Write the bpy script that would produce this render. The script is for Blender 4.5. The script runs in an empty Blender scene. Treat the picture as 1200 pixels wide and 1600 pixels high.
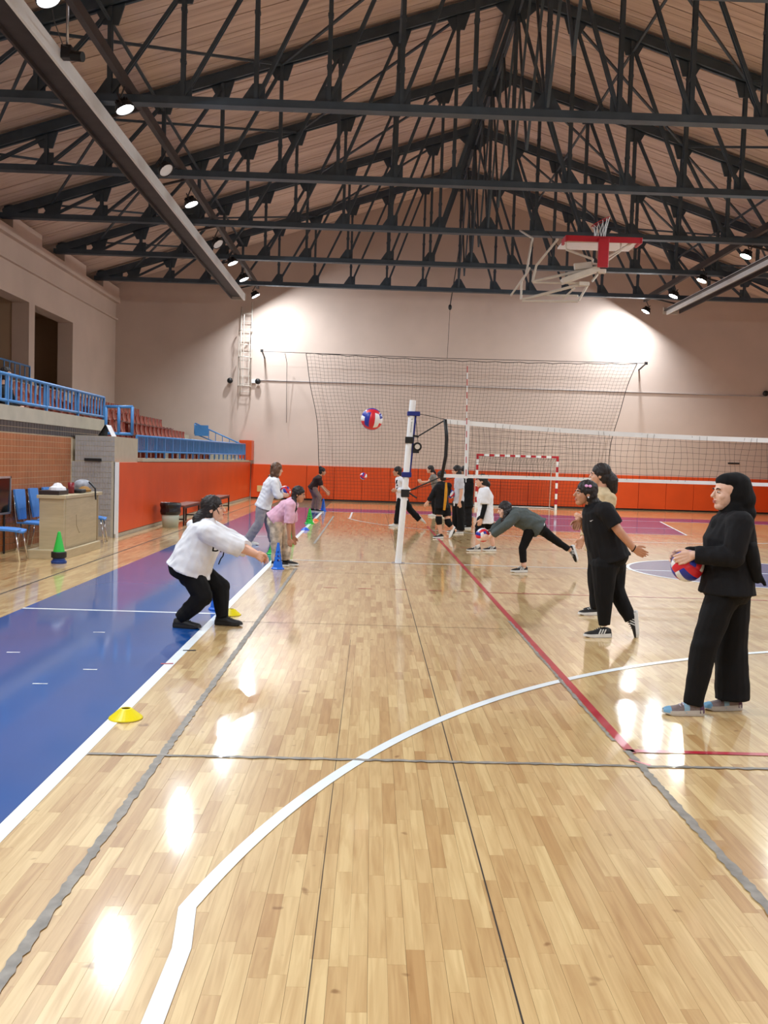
import bpy, bmesh, math, random
import numpy as np
from mathutils import Vector, Matrix
random.seed(7)
RND = np.random.RandomState(11)
SC = bpy.context.scene
COL = SC.collection
V = Vector

# ------------------------------------------------------------------ camera
F = 1430.0; CAMH = 1.57; VX, VY = 581.0, 722.0; ROLL = 0.031
_y = V(((VX - 600) / F, -(VY - 800) / F, 1.0)).normalized()      # world +Y seen in (right, up, forward)
_x = V((1, -ROLL, 0)); _x = (_x - _x.dot(_y) * _y).normalized()
_z = _y.cross(_x)
if _z[1] < 0: _z = -_z
RIGHT = V((_x[0], _y[0], _z[0])); UP = V((_x[1], _y[1], _z[1])); FWD = V((_x[2], _y[2], _z[2]))
CAMP = V((0, 0, CAMH))
cam = bpy.data.cameras.new('camera'); camo = bpy.data.objects.new('camera', cam); COL.objects.link(camo)
cam.sensor_fit = 'VERTICAL'; cam.sensor_height = 32.0; cam.lens = 32.0 * F / 1600.0
cam.clip_start = 0.05; cam.clip_end = 200
camo.matrix_world = Matrix((
    (RIGHT[0], UP[0], -FWD[0], 0), (RIGHT[1], UP[1], -FWD[1], 0), (RIGHT[2], UP[2], -FWD[2], CAMH), (0, 0, 0, 1)))
SC.camera = camo
def ray(px, py): return RIGHT * ((px - 600) / F) + UP * (-(py - 800) / F) + FWD
def at_y(px, py, y):
    d = ray(px, py); return CAMP + d * (y / d.y)
def at_z(px, py, z=0.0):
    d = ray(px, py); return CAMP + d * ((z - CAMH) / d.z)

# ------------------------------------------------------------------ world and exposure
w = bpy.data.worlds.new('world'); SC.world = w; w.use_nodes = True
w.node_tree.nodes['Background'].inputs[0].default_value = (0, 0, 0, 1)      # closed hall: no sky
w.node_tree.nodes['Background'].inputs[1].default_value = 0.0
SC.view_settings.view_transform = 'Standard'; SC.view_settings.look = 'None'
SC.view_settings.gamma = 1.0; SC.view_settings.use_curve_mapping = False
SC.view_settings.exposure = -0.36
LAMP_W = 285.0          # watts of one floodlight
TX0, TX1, RIDGE = -10.1, 16.0, 2.95        # side walls, ridge
Y0, Y1 = -7.6, 36.0                        # end walls
LAMPS_L = [-5.0, -0.5, 4.0, 8.3, 12.6, 16.4, 22.3, 28.8, 31.3, 34.4]
LAMPS_R = [-5.0, -0.5, 4.0, 8.3, 12.6, 17.0, 21.3, 25.6, 29.0, 31.7, 34.9]

# ------------------------------------------------------------------ helpers
def lin(c):
    return tuple((x / 12.92 if x <= 0.04045 else ((x + 0.055) / 1.055) ** 2.4) for x in [v / 255.0 for v in c])
MATS = {}
def mat(name, rgb, rough=0.5, metal=0.0, var=0.12, scale=6.0, bump=0.0, bscale=40.0, coat=0.0, crough=0.1, emit=0.0, stretch=(1, 1, 1), spec=0.5, detail=4.0):
    if name in MATS: return MATS[name]
    m = bpy.data.materials.new(name); m.use_nodes = True; nt = m.node_tree; N = nt.nodes; L = nt.links
    b = N['Principled BSDF']; c = lin(rgb)
    tc = N.new('ShaderNodeTexCoord'); mp = N.new('ShaderNodeMapping'); mp.inputs['Scale'].default_value = stretch
    L.new(tc.outputs['Object'], mp.inputs[0])
    n = N.new('ShaderNodeTexNoise'); n.inputs['Scale'].default_value = scale; n.inputs['Detail'].default_value = detail
    L.new(mp.outputs[0], n.inputs['Vector'])
    r = N.new('ShaderNodeValToRGB'); r.color_ramp.elements[0].position = 0.3; r.color_ramp.elements[1].position = 0.7
    r.color_ramp.elements[0].color = tuple(v * (1 - var) for v in c) + (1,)
    r.color_ramp.elements[1].color = tuple(min(1, v * (1 + var)) for v in c) + (1,)
    L.new(n.outputs['Fac'], r.inputs[0]); L.new(r.outputs[0], b.inputs['Base Color'])
    b.inputs['Roughness'].default_value = rough; b.inputs['Metallic'].default_value = metal
    b.inputs['Specular IOR Level'].default_value = spec
    if coat: b.inputs['Coat Weight'].default_value = coat; b.inputs['Coat IOR'].default_value = 1.38; b.inputs['Coat Roughness'].default_value = crough
    if bump:
        n2 = N.new('ShaderNodeTexNoise'); n2.inputs['Scale'].default_value = bscale; n2.inputs['Detail'].default_value = 3
        L.new(mp.outputs[0], n2.inputs['Vector'])
        bp = N.new('ShaderNodeBump'); bp.inputs['Strength'].default_value = bump; bp.inputs['Distance'].default_value = 0.01
        L.new(n2.outputs['Fac'], bp.inputs['Height']); L.new(bp.outputs[0], b.inputs['Normal'])
    if emit:
        b.inputs['Emission Color'].default_value = c + (1,); b.inputs['Emission Strength'].default_value = emit
    MATS[name] = m; return m

class MB:
    """collects shapes, then links them as ONE mesh object"""
    def __init__(s): s.v = []; s.f = []; s.m = []; s.mi = 0
    def add(s, vs, fs):
        o = len(s.v); s.v += [tuple(p) for p in vs]; s.f += [tuple(i + o for i in f) for f in fs]; s.m += [s.mi] * len(fs); return s
    def box(s, c, d, R=None):
        x, y, z = d[0] / 2, d[1] / 2, d[2] / 2
        vs = [V((i * x, j * y, k * z)) for k in (-1, 1) for j in (-1, 1) for i in (-1, 1)]
        if R is not None: vs = [R @ p for p in vs]
        c = V(c); return s.add([p + c for p in vs], [(0, 2, 3, 1), (4, 5, 7, 6), (0, 1, 5, 4), (2, 6, 7, 3), (0, 4, 6, 2), (1, 3, 7, 5)])
    def bb(s, x0, x1, y0, y1, z0, z1): return s.box(((x0 + x1) / 2, (y0 + y1) / 2, (z0 + z1) / 2), (x1 - x0, y1 - y0, z1 - z0))
    def bar(s, a, b, w, h=None, up=(0, 0, 1)):
        a, b = V(a), V(b); d = b - a; L = d.length; d.normalize(); u = V(up)
        if abs(d.dot(u)) > .99: u = V((0, 1, 0))
        x = d.cross(u).normalized(); u = x.cross(d)
        R = Matrix((x, d, u)).transposed(); return s.box((a + b) / 2, (w, L, h or w), R)
    def tube(s, pts, r, n=8, caps=True, closed=False):
        pts = [V(p) for p in pts]; rs = r if isinstance(r, (list, tuple)) else [r] * len(pts); o = []; k = len(pts)
        prev = None
        for i, p in enumerate(pts):
            t = (pts[(i + 1) % k] - pts[i - 1]) if closed else (pts[min(i + 1, k - 1)] - pts[max(i - 1, 0)])
            t.normalize()
            if prev is None:
                a = V((0, 0, 1)) if abs(t.z) < .9 else V((1, 0, 0))
                x = t.cross(a).normalized()
            else:
                x = (prev - t * prev.dot(t)).normalized()
            prev = x; y = t.cross(x)
            o += [p + x * (math.cos(2 * math.pi * j / n) * rs[i]) + y * (math.sin(2 * math.pi * j / n) * rs[i]) for j in range(n)]
        fs = []
        for i in range(k if closed else k - 1):
            for j in range(n):
                a, b = i * n + j, i * n + (j + 1) % n; c, d = ((i + 1) % k) * n + (j + 1) % n, ((i + 1) % k) * n + j
                fs.append((a, b, c, d))
        if caps and not closed: fs += [tuple(range(n - 1, -1, -1)), tuple(range((k - 1) * n, k * n))]
        return s.add(o, fs)
    def lathe(s, prof, c=(0, 0, 0), n=24, axis=None):
        c = V(c); o = []
        for (r, z) in prof: o += [c + V((r * math.cos(2 * math.pi * j / n), r * math.sin(2 * math.pi * j / n), z)) for j in range(n)]
        if axis is not None:
            q = V((0, 0, 1)).rotation_difference(V(axis)); o = [c + q @ (p - c) for p in o]
        fs = [(i * n + j, i * n + (j + 1) % n, (i + 1) * n + (j + 1) % n, (i + 1) * n + j) for i in range(len(prof) - 1) for j in range(n)]
        return s.add(o, fs)
    def disc(s, c, r, n=24, axis=(0, 0, 1)):
        q = V((0, 0, 1)).rotation_difference(V(axis)); c = V(c)
        return s.add([c + q @ V((r * math.cos(2 * math.pi * j / n), r * math.sin(2 * math.pi * j / n), 0)) for j in range(n)], [tuple(range(n))])
    def prism(s, poly, t0, t1, M=None):
        """poly of (x,z), extruded along y from t0 to t1"""
        n = len(poly); vs = [V((x, t0, z)) for x, z in poly] + [V((x, t1, z)) for x, z in poly]
        if M is not None: vs = [M @ p for p in vs]
        return s.add(vs, [tuple(range(n)), tuple(range(2 * n - 1, n - 1, -1))] + [(i, i + n, (i + 1) % n + n, (i + 1) % n) for i in range(n)])
    def ell(s, c, r, R=None, nu=16, nv=10):
        c = V(c); o = []
        for i in range(nv + 1):
            a = math.pi * i / nv
            for j in range(nu):
                b = 2 * math.pi * j / nu; p = V((r[0] * math.sin(a) * math.cos(b), r[1] * math.sin(a) * math.sin(b), -r[2] * math.cos(a)))
                o.append(c + (R @ p if R is not None else p))
        fs = [(i * nu + j, i * nu + (j + 1) % nu, (i + 1) * nu + (j + 1) % nu, (i + 1) * nu + j) for i in range(nv) for j in range(nu)]
        return s.add(o, fs)
    def mesh(s, name, org=(0, 0, 0), smooth=False):
        org = V(org); me = bpy.data.meshes.new(name); me.from_pydata([V(p) - org for p in s.v], [], s.f)
        bm = bmesh.new(); bm.from_mesh(me); bmesh.ops.remove_doubles(bm, verts=bm.verts, dist=1e-5); bmesh.ops.recalc_face_normals(bm, faces=bm.faces)
        bm.to_mesh(me); bm.free()
        if smooth: me.shade_smooth()
        return me
    def build(s, name, m, parent=None, org=(0, 0, 0), smooth=False, bevel=0.0):
        me = s.mesh(name, org, smooth)
        me.materials.append(m); o = bpy.data.objects.new(name, me); COL.objects.link(o); o.location = org
        if parent is not None: put(o, parent)
        if bevel:
            b = o.modifiers.new('bevel', 'BEVEL'); b.width = bevel; b.segments = 2; b.limit_method = 'ANGLE'
        return o
WLOC = {}
def wloc(o):
    p = V(o.location)
    return p + wloc(o.parent) if o.parent else p
def put(o, parent):
    """parent keeping the world place (parents are unrotated when this is used)"""
    l = V(o.location); o.parent = parent; o.location = l - wloc(parent); return o
def tag(o, label=None, cat=None, group=None, kind=None):
    if label: o['label'] = label
    if cat: o['category'] = cat
    if group: o['group'] = group
    if kind: o['kind'] = kind
    return o
def empty(name, loc=(0, 0, 0), parent=None):
    o = bpy.data.objects.new(name, None); COL.objects.link(o); o.location = loc; o.empty_display_size = 0.1
    if parent is not None: put(o, parent)
    return o
def copy_tree(o, parent=None):
    c = o.copy(); COL.objects.link(c); c.parent = parent
    for ch in list(o.children): copy_tree(ch, c)
    return c

# ------------------------------------------------------------------ materials
M = {}
M['wall'] = mat('wall_plaster', (208, 187, 174), 0.85, var=0.05, scale=0.8, bump=0.15, bscale=25)
M['wall_in'] = mat('room_plaster', (190, 165, 140), 0.9, var=0.05, scale=0.8)
M['orange'] = mat('orange_pad_vinyl', (214, 76, 20), 0.42, var=0.06, scale=1.5, bump=0.06, bscale=8)
M['orange2'] = mat('orange_pad_edge', (196, 58, 22), 0.5, var=0.08)
M['concrete'] = mat('painted_concrete', (176, 168, 152), 0.8, var=0.08, scale=4, bump=0.1)
M['beige'] = mat('beige_paint', (184, 172, 150), 0.7, var=0.05)
M['steel'] = mat('truss_steel_paint', (66, 80, 92), 0.55, var=0.18, scale=3, metal=0.1)
M['gantry'] = mat('gantry_steel', (64, 60, 62), 0.5, var=0.2, scale=3, metal=0.1)
M['galv'] = mat('galvanised_edge', (200, 200, 205), 0.3, var=0.1, metal=0.8)
M['blue_rail'] = mat('blue_rail_paint', (70, 130, 190), 0.4, var=0.08)
M['white_paint'] = mat('white_paint', (236, 238, 240), 0.4, var=0.03)
M['off_white'] = mat('off_white_tube', (205, 196, 184), 0.5, var=0.06)
M['red_paint'] = mat('red_paint', (180, 28, 42), 0.45, var=0.06)
M['black'] = mat('black_plastic', (18, 18, 20), 0.5, var=0.2)
M['blackmetal'] = mat('black_metal', (34, 32, 34), 0.45, var=0.2)
M['dark_box'] = mat('dark_box', (40, 26, 28), 0.5)
M['navy'] = mat('navy_plastic', (24, 40, 120), 0.45)
M['chrome'] = mat('chrome', (215, 215, 220), 0.15, metal=1.0, var=0.03)
M['chair_blue'] = mat('blue_chair_fabric', (70, 130, 205), 0.65, var=0.06, bump=0.1)
M['desk'] = mat('desk_laminate', (186, 170, 138), 0.5, var=0.08, scale=3, stretch=(1, 1, 8))
M['desk2'] = mat('desk_edge', (160, 144, 116), 0.5, var=0.06)
M['seat'] = mat('seat_plastic', (132, 52, 38), 0.2, var=0.1, scale=3)
M['cone_green'] = mat('green_cone', (40, 190, 70), 0.45, var=0.04)
M['cone_blue'] = mat('blue_cone', (28, 110, 225), 0.45, var=0.04)
M['yellow'] = mat('yellow_disc', (240, 222, 20), 0.4, var=0.03)
M['orange_disc'] = mat('orange_disc', (250, 120, 60), 0.4, var=0.03)
M['blue_disc'] = mat('blue_disc', (50, 100, 225), 0.4, var=0.03)
M['net'] = mat('net_cord', (52, 44, 42), 0.9, var=0.1)
M['net2'] = mat('net_cord_dark', (30, 28, 30), 0.9, var=0.1)
M['bag'] = mat('bin_bag', (22, 22, 25), 0.25, var=0.2, bump=0.8, bscale=30)
M['bin'] = mat('bin_plastic', (178, 186, 172), 0.5, var=0.04)
M['white_cloth'] = mat('paper_white', (235, 235, 240), 0.7, var=0.04)
M['lens'] = mat('lamp_lens', (255, 255, 255), 0.4, emit=60.0, var=0.0)
M['lens_g'] = mat('lamp_lens_green', (190, 255, 238), 0.4, emit=60.0, var=0.0)
M['lens_w'] = mat('lamp_lens_warm', (255, 240, 205), 0.4, emit=60.0, var=0.0)
M['dark_glass'] = mat('dark_glass', (26, 30, 32), 0.08, var=0.1)
M['window_blue'] = mat('window_pane', (70, 95, 140), 0.1, var=0.05)

def wood_mat(name, a, b, paint=False):
    m = bpy.data.materials.new(name); m.use_nodes = True; N = m.node_tree.nodes; L = m.node_tree.links; bs = N['Principled BSDF']
    at = N.new('ShaderNodeAttribute'); at.attribute_name = 'tone'
    tc = N.new('ShaderNodeTexCoord'); mp = N.new('ShaderNodeMapping'); mp.inputs['Scale'].default_value = (38, 2.2, 1)
    ad = N.new('ShaderNodeVectorMath'); ad.operation = 'MULTIPLY_ADD'; ad.inputs[1].default_value = (1, 1, 1)
    geo = N.new('ShaderNodeNewGeometry'); L.new(geo.outputs['Position'], ad.inputs[0])
    sc = N.new('ShaderNodeVectorMath'); sc.operation = 'SCALE'; sc.inputs['Scale'].default_value = 37.0
    L.new(at.outputs['Color'], sc.inputs[0]); L.new(sc.outputs[0], ad.inputs[2]); L.new(ad.outputs[0], mp.inputs[0])
    n = N.new('ShaderNodeTexNoise'); n.inputs['Scale'].default_value = 1.0; n.inputs['Detail'].default_value = 5; n.inputs['Distortion'].default_value = 0.8
    L.new(mp.outputs[0], n.inputs['Vector'])
    r = N.new('ShaderNodeMix'); r.data_type = 'RGBA'; r.inputs['A'].default_value = lin(a) + (1,); r.inputs['B'].default_value = lin(b) + (1,)
    L.new(at.outputs['Fac'], r.inputs['Factor'])
    g = N.new('ShaderNodeValToRGB'); g.color_ramp.elements[0].position = .3; g.color_ramp.elements[1].position = .62
    g.color_ramp.elements[0].color = (.72, .62, .52, 1); g.color_ramp.elements[1].color = (1, 1, 1, 1); L.new(n.outputs['Fac'], g.inputs[0])
    mu = N.new('ShaderNodeMix'); mu.data_type = 'RGBA'; mu.blend_type = 'MULTIPLY'; mu.inputs['Factor'].default_value = .75
    L.new(r.outputs['Result'], mu.inputs['A']); L.new(g.outputs[0], mu.inputs['B'])
    k = N.new('ShaderNodeTexNoise'); k.inputs['Scale'].default_value = 9; k.inputs['Detail'].default_value = 2; L.new(geo.outputs['Position'], k.inputs['Vector'])
    kr = N.new('ShaderNodeValToRGB'); kr.color_ramp.elements[0].position = .24; kr.color_ramp.elements[1].position = .3
    kr.color_ramp.elements[0].color = (.45, .33, .22, 1); kr.color_ramp.elements[1].color = (1, 1, 1, 1); L.new(k.outputs['Fac'], kr.inputs[0])
    m2 = N.new('ShaderNodeMix'); m2.data_type = 'RGBA'; m2.blend_type = 'MULTIPLY'; m2.inputs['Factor'].default_value = .8
    L.new(mu.outputs['Result'], m2.inputs['A']); L.new(kr.outputs[0], m2.inputs['B'])
    L.new(m2.outputs['Result'], bs.inputs['Base Color'])
    rn = N.new('ShaderNodeTexNoise'); rn.inputs['Scale'].default_value = 1.3; L.new(geo.outputs['Position'], rn.inputs['Vector'])
    rr = N.new('ShaderNodeMapRange'); rr.inputs['To Min'].default_value = .05; rr.inputs['To Max'].default_value = .12; L.new(rn.outputs['Fac'], rr.inputs['Value'])
    bs.inputs['Roughness'].default_value = .4
    bs.inputs['Coat Weight'].default_value = 1.0; bs.inputs['Coat IOR'].default_value = 1.35; L.new(rr.outputs[0], bs.inputs['Coat Roughness'])
    bn = N.new('ShaderNodeTexNoise'); bn.inputs['Scale'].default_value = 5.0; L.new(geo.outputs['Position'], bn.inputs['Vector'])
    bp = N.new('ShaderNodeBump'); bp.inputs['Strength'].default_value = .015; bp.inputs['Distance'].default_value = .01; L.new(bn.outputs['Fac'], bp.inputs['Height'])
    L.new(bp.outputs[0], bs.inputs['Coat Normal'])
    return m
M['wood'] = wood_mat('parquet_wood', (226, 196, 141), (192, 151, 98))
M['floor_base'] = mat('parquet_joint', (92, 66, 40), 0.6)
M['paint_blue'] = mat('blue_floor_paint', (0, 74, 150), 0.45, var=0.07, scale=1.2, coat=1.0, crough=0.07, spec=0.25)
M['line_white'] = mat('white_line_paint', (232, 240, 244), 0.4, var=0.04, coat=0.4, crough=0.15)
M['line_red'] = mat('red_line_paint', (176, 26, 48), 0.4, var=0.1, coat=0.4, crough=0.15)
M['tape_grey'] = mat('worn_grey_tape', (140, 134, 126), 0.6, var=0.25, scale=14)
M['seam'] = mat('dark_floor_seam', (48, 36, 26), 0.7)
M['tile_brown'] = mat('brown_tile', (172, 106, 66), 0.3, var=0.12, scale=2.5)
M['tile_dark'] = mat('dark_tile', (70, 66, 68), 0.3, var=0.1)
M['tile_grey'] = mat('grey_tile', (160, 156, 154), 0.35, var=0.06)
M['grout'] = mat('tile_grout', (196, 178, 150), 0.85)

def board_mat():
    m = bpy.data.materials.new('roof_boards'); m.use_nodes = True; N = m.node_tree.nodes; L = m.node_tree.links; bs = N['Principled BSDF']
    geo = N.new('ShaderNodeNewGeometry'); mp = N.new('ShaderNodeMapping'); mp.inputs['Scale'].default_value = (.35, 6, .35); L.new(geo.outputs['Position'], mp.inputs[0])
    n = N.new('ShaderNodeTexNoise'); n.inputs['Scale'].default_value = 1.0; n.inputs['Detail'].default_value = 6; L.new(mp.outputs[0], n.inputs['Vector'])
    r = N.new('ShaderNodeValToRGB'); e = r.color_ramp.elements; e[0].position = .3; e[1].position = .7
    e[0].color = lin((206, 178, 162)) + (1,); e[1].color = lin((234, 210, 195)) + (1,); L.new(n.outputs['Fac'], r.inputs[0])
    L.new(r.outputs[0], bs.inputs['Base Color'])
    bs.inputs['Roughness'].default_value = .7; return m
M['board'] = board_mat()

# ------------------------------------------------------------------ floodlights: the hall's own lamps, light and lamp body together
def floodlight(x, y, z, aim, label, lens='lens', on=True, scale=1.0, watts=None, tint=(0.86, 0.94, 1.0), spread=150, off=None):
    root = empty('floodlight', (x, y, z)); a = V(aim).normalized(); c = V((x, y, z))
    b = MB(); b.lathe([(0.0, -.16), (.06, -.16), (.07, -.1), (.15, -.07), (.17, 0), (.17, .03), (.155, .03), (.155, .012)], c, 20, a)
    b.build('housing', M['black'], root, smooth=False)
    fin = MB()
    for k in range(6):
        ang = math.pi * k / 6; q = V((0, 0, 1)).rotation_difference(a)
        fin.bar(c - a * .13 + q @ V((math.cos(ang) * .12, math.sin(ang) * .12, 0)), c - a * .13 - q @ V((math.cos(ang) * .12, math.sin(ang) * .12, 0)), .012, .05, a)
    fin.build('cooling_fins', M['blackmetal'], root)
    l = MB(); l.disc(c + a * .014, .153, 24, a); l.build('lens_%s_offscreen' % off if off else 'lens', M[lens] if on else M['white_paint'], root)
    br = MB(); s = a.cross(V((0, 1, 0))).normalized(); t = V((0, 1, 0))
    br.tube([c + t * .2, c + t * .2 - a * .2, c - t * .2 - a * .2, c - t * .2], .012, 6); br.tube([c - a * .2, V((x, y, z + .385))], .015, 6)
    br.build('bracket', M['blackmetal'], root)
    if on:
        ld = bpy.data.lights.new('flood_beam', 'AREA'); ld.shape = 'DISK'; ld.size = .3; ld.energy = watts or LAMP_W; ld.color = tint; ld.spread = math.radians(spread)
        lo = bpy.data.objects.new('flood_beam_%s_offscreen' % off if off else 'flood_beam', ld); ld.name = lo.name; COL.objects.link(lo); lo.parent = root; lo.location = a * .034
        lo.rotation_mode = 'QUATERNION'; lo.rotation_quaternion = V((0, 0, -1)).rotation_difference(a)
    tag(root, label, 'floodlight', 'round floodlights along the lighting gantries')
    return root
ordn = ['first', 'second', 'third', 'fourth', 'fifth', 'sixth', 'seventh', 'eighth', 'ninth', 'tenth', 'eleventh', 'twelfth']
for i, y in enumerate(sorted(LAMPS_L, reverse=True)):
    floodlight(-4.5, y, 7.6, (.5, -.02, -.86) if y > 33 else (.4, -.05, -.91), 'lit round floodlight on the gantry above the stand, %s from the end wall' % ordn[i], spread=180 if y > 33 else 164, watts=LAMP_W * (1.25 if y > 33 else 1), off='left_%s' % ordn[i] if y < 12 else None)
for i, y in enumerate(sorted(LAMPS_R, reverse=True)):
    ln = {25.6: 'lens_g', 29.0: 'lens_w'}.get(y, 'lens'); nm = {25.6: 'greenish ', 29.0: 'warm white '}.get(y, '')
    tn = {25.6: (.8, 1.0, .95), 29.0: (1, .94, .8)}.get(y, (0.86, 0.94, 1.0))
    floodlight(10.2, y, 7.6, (-.5, -.02, -.86) if y > 33 else (-.4, -.05, -.91), 'lit %sround floodlight on the gantry opposite the stand, %s from the end wall' % (nm, ordn[i]), ln, tint=tn, spread=180 if y > 33 else 164, watts=LAMP_W * (1.25 if y > 33 else 1), off='right_%s' % ordn[i] if y < 25 else None)
# ================================================================== the setting
def st(o): o['kind'] = 'structure'; return o
# --- floor
fl = MB(); fl.bb(TX0 - 5, TX1 + .2, Y0 - .2, Y1 + .2, -.25, -.004); floor = st(fl.build('floor', M['floor_base']))
def planks():
    W = .061; near = []; far_v = []; far_f = []; far_t = []
    rows = int((TX1 + 5.7) / W)
    for i in range(rows):
        x0 = -5.7 + i * W; x1 = x0 + W
        if -3.45 < (x0 + x1) / 2 < -1.5: continue
        g0 = .0007 if i % 2 == 0 else .0002
        y = 1.6 + random.random() * .5
        while y < Y1:
            l = random.choice([.24, .3, .36, .42, .5, .58]); y2 = min(y + l, Y1)
            t = min(1, max(0, random.gauss(.38, .27)))
            q = (x0 + g0, x1 - .0002, y + .0003, y2 - .0003, t)
            ym = (y + y2) / 2; xm = (x0 + x1) / 2; p = 581 + 1430 * xm / ym
            if 2.45 < ym < 4.7 and -60 < p < 1260 and xm < 3: near.append(q)
            else:
                o = len(far_v); z = 0.0
                far_v += [(q[0], q[2], z), (q[1], q[2], z), (q[1], q[3], z), (q[0], q[3], z)]; far_f.append((o, o + 1, o + 2, o + 3))
                if ym < 9:
                    far_v += [(q[0], q[2], -.004), (q[1], q[2], -.004), (q[1], q[3], -.004), (q[0], q[3], -.004)]
                    far_f += [(o, o + 4, o + 5, o + 1), (o + 1, o + 5, o + 6, o + 2), (o + 2, o + 6, o + 7, o + 3), (o + 3, o + 7, o + 4, o)]
                    far_t += [t] * 4
                far_t += [t] * 4
            y = y2
    near.sort(key=lambda q: (q[2] + q[3]) / 2)
    keep, rest = near[:300], near[300:]
    for q in rest:
        o = len(far_v); far_v += [(q[0], q[2], 0), (q[1], q[2], 0), (q[1], q[3], 0), (q[0], q[3], 0)]
        far_v += [(q[0], q[2], -.004), (q[1], q[2], -.004), (q[1], q[3], -.004), (q[0], q[3], -.004)]
        far_f += [(o, o + 1, o + 2, o + 3), (o, o + 4, o + 5, o + 1), (o + 1, o + 5, o + 6, o + 2), (o + 2, o + 6, o + 7, o + 3), (o + 3, o + 7, o + 4, o)]; far_t += [q[4]] * 8
    def tone(me, ts):
        a = me.color_attributes.new('tone', 'FLOAT_COLOR', 'POINT')
        arr = np.repeat(np.array(ts, dtype=np.float32)[:, None], 4, 1); arr[:, 3] = 1; a.data.foreach_set('color', arr.ravel())
    me = bpy.data.meshes.new('parquet_strips'); me.from_pydata(far_v, [], far_f); tone(me, far_t); me.materials.append(M['wood'])
    o = bpy.data.objects.new('parquet_strips', me); COL.objects.link(o); o.parent = floor; o['kind'] = 'stuff'
    for q in keep:
        me = bpy.data.meshes.new('plank'); me.from_pydata([(a, b, c) for c in (0, -.004) for a, b in ((q[0], q[2]), (q[1], q[2]), (q[1], q[3]), (q[0], q[3]))], [],
            [(0, 1, 2, 3), (0, 4, 5, 1), (1, 5, 6, 2), (2, 6, 7, 3), (3, 7, 4, 0)]); tone(me, [q[4]] * 8); me.materials.append(M['wood'])
        o = bpy.data.objects.new('plank', me); COL.objects.link(o); o.parent = floor
planks()
def paint(name, poly, m, z=.0012):
    """thin coat of paint on the floor from a ground outline"""
    n = len(poly); b = MB(); b.add([(x, y, z) for x, y in poly] + [(x, y, z - .002) for x, y in poly], [tuple(range(n))] + [(i, (i + 1) % n, (i + 1) % n + n, i + n) for i in range(n)])
    return b.build(name, m, floor)
def strip(name, pts, w, m, z=.002, rough_edge=0.0):
    P = []; L = []; R = []
    if rough_edge:
        q = []
        for a, b in zip(pts, pts[1:]):
            k = max(1, int((V(b) - V(a)).length / .03)); q += [tuple(V(a).lerp(V(b), i / k)) for i in range(k)]
        pts = q + [tuple(pts[-1])]
    n = len(pts)
    for i in range(n):
        a, b = V(pts[max(0, i - 1)]), V(pts[min(n - 1, i + 1)]); t = (b - a).normalized(); s = V((-t.y, t.x)); c = V(pts[i])
        wl = w / 2 * (1 + rough_edge * random.uniform(-1, .4)); wr = w / 2 * (1 + rough_edge * random.uniform(-1, .4))
        L.append(c + s * wl); R.append(c - s * wr)
    b = MB(); b.add([(p.x, p.y, z) for p in L] + [(p.x, p.y, z) for p in R], [(i, i + n, i + 1 + n, i + 1) for i in range(n - 1)])
    return b.build(name, m, floor)
# blue border of the basketball court, centre circle, far key
BX0, BX1, BY0, BY1 = -1.48, 13.52, .15, 28.25
blue = [paint('blue_border', [(-3.45, Y0 + 5), (-1.52, Y0 + 5), (-1.52, BY1), (-3.45, BY1)], M['paint_blue']),
        paint('blue_border', [(-3.45, BY1), (15.4, BY1), (15.4, 30.2), (-3.45, 30.2)], M['paint_blue']),
        paint('blue_border', [(13.56, Y0 + 5), (15.4, Y0 + 5), (15.4, BY1), (13.56, BY1)], M['paint_blue'])]
CX, CY = 6.0, 14.3
def arc(cx, cy, r, a0, a1, n=64): return [(cx + r * math.cos(math.radians(a0 + (a1 - a0) * i / n)), cy + r * math.sin(math.radians(a0 + (a1 - a0) * i / n))) for i in range(n + 1)]
paint('blue_circle', arc(CX, CY, 1.85, 0, 359, 72), M['paint_blue'])
paint('blue_key', [(CX - 1.85, 22.5), (CX + 1.85, 22.5), (CX + 3.0, BY1), (CX - 3.0, BY1)], M['paint_blue'])
W = M['line_white']
strip('court_line', [(BX0, BY0 - 3), (BX0, BY1)], .075, W)
strip('court_line', [(BX1, BY0), (BX1, BY1)], .05, W)
strip('court_line', [(BX0, BY1), (BX1, BY1)], .05, W)
strip('court_line', [(BX0, CY), (BX1, CY)], .05, W, .0024)
strip('court_line', arc(CX, CY, 1.85, 0, 360, 96), .05, W, .0028)
th = math.degrees(math.acos((BX0 + .92 - CX) / 6.75)); yb = 1.68
strip('three_point_line', [(BX0 + .92, .2), (BX0 + .92, 2.85)] + [p for p in arc(CX, yb, 6.75, 170, 90, 70) if p[1] > 3.0] + [p for p in arc(CX, yb, 6.75, 90, 10, 70) if p[1] > 3.0] + [(BX1 - .92, 2.85), (BX1 - .92, .2)], .062, W, .0032)
yf = BY1 - 1.58
strip('three_point_line', [(BX0 + .92, BY1), (BX0 + .92, BY1 - 2.9)] + [p for p in arc(CX, yf, 6.75, -170, -10, 90) if p[1] < BY1 - 2.9] + [(BX1 - .92, BY1 - 2.9), (BX1 - .92, BY1)], .05, W, .0032)
strip('key_line', [(CX - 3, BY1), (CX - 1.85, 22.5), (CX + 1.85, 22.5), (CX + 3, BY1)], .05, W, .0028)
strip('key_line', [(CX - 2.3, 24.7), (CX + 2.35, 24.9)], .05, W, .0028)
strip('court_line', [(-3.45, 9.15), (-1.5, 9.15)], .05, W, .0024)
strip('court_line', [(-3.45, 18.5), (-1.5, 18.5)], .04, W, .0024)
R_ = M['line_red']
strip('volleyball_line', [(1.49, 4.98), (1.44, 23.0)], .055, R_, .0036)
strip('volleyball_line', [(1.47, 5.02), (10.45, 5.02)], .05, R_, .0036)
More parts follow.
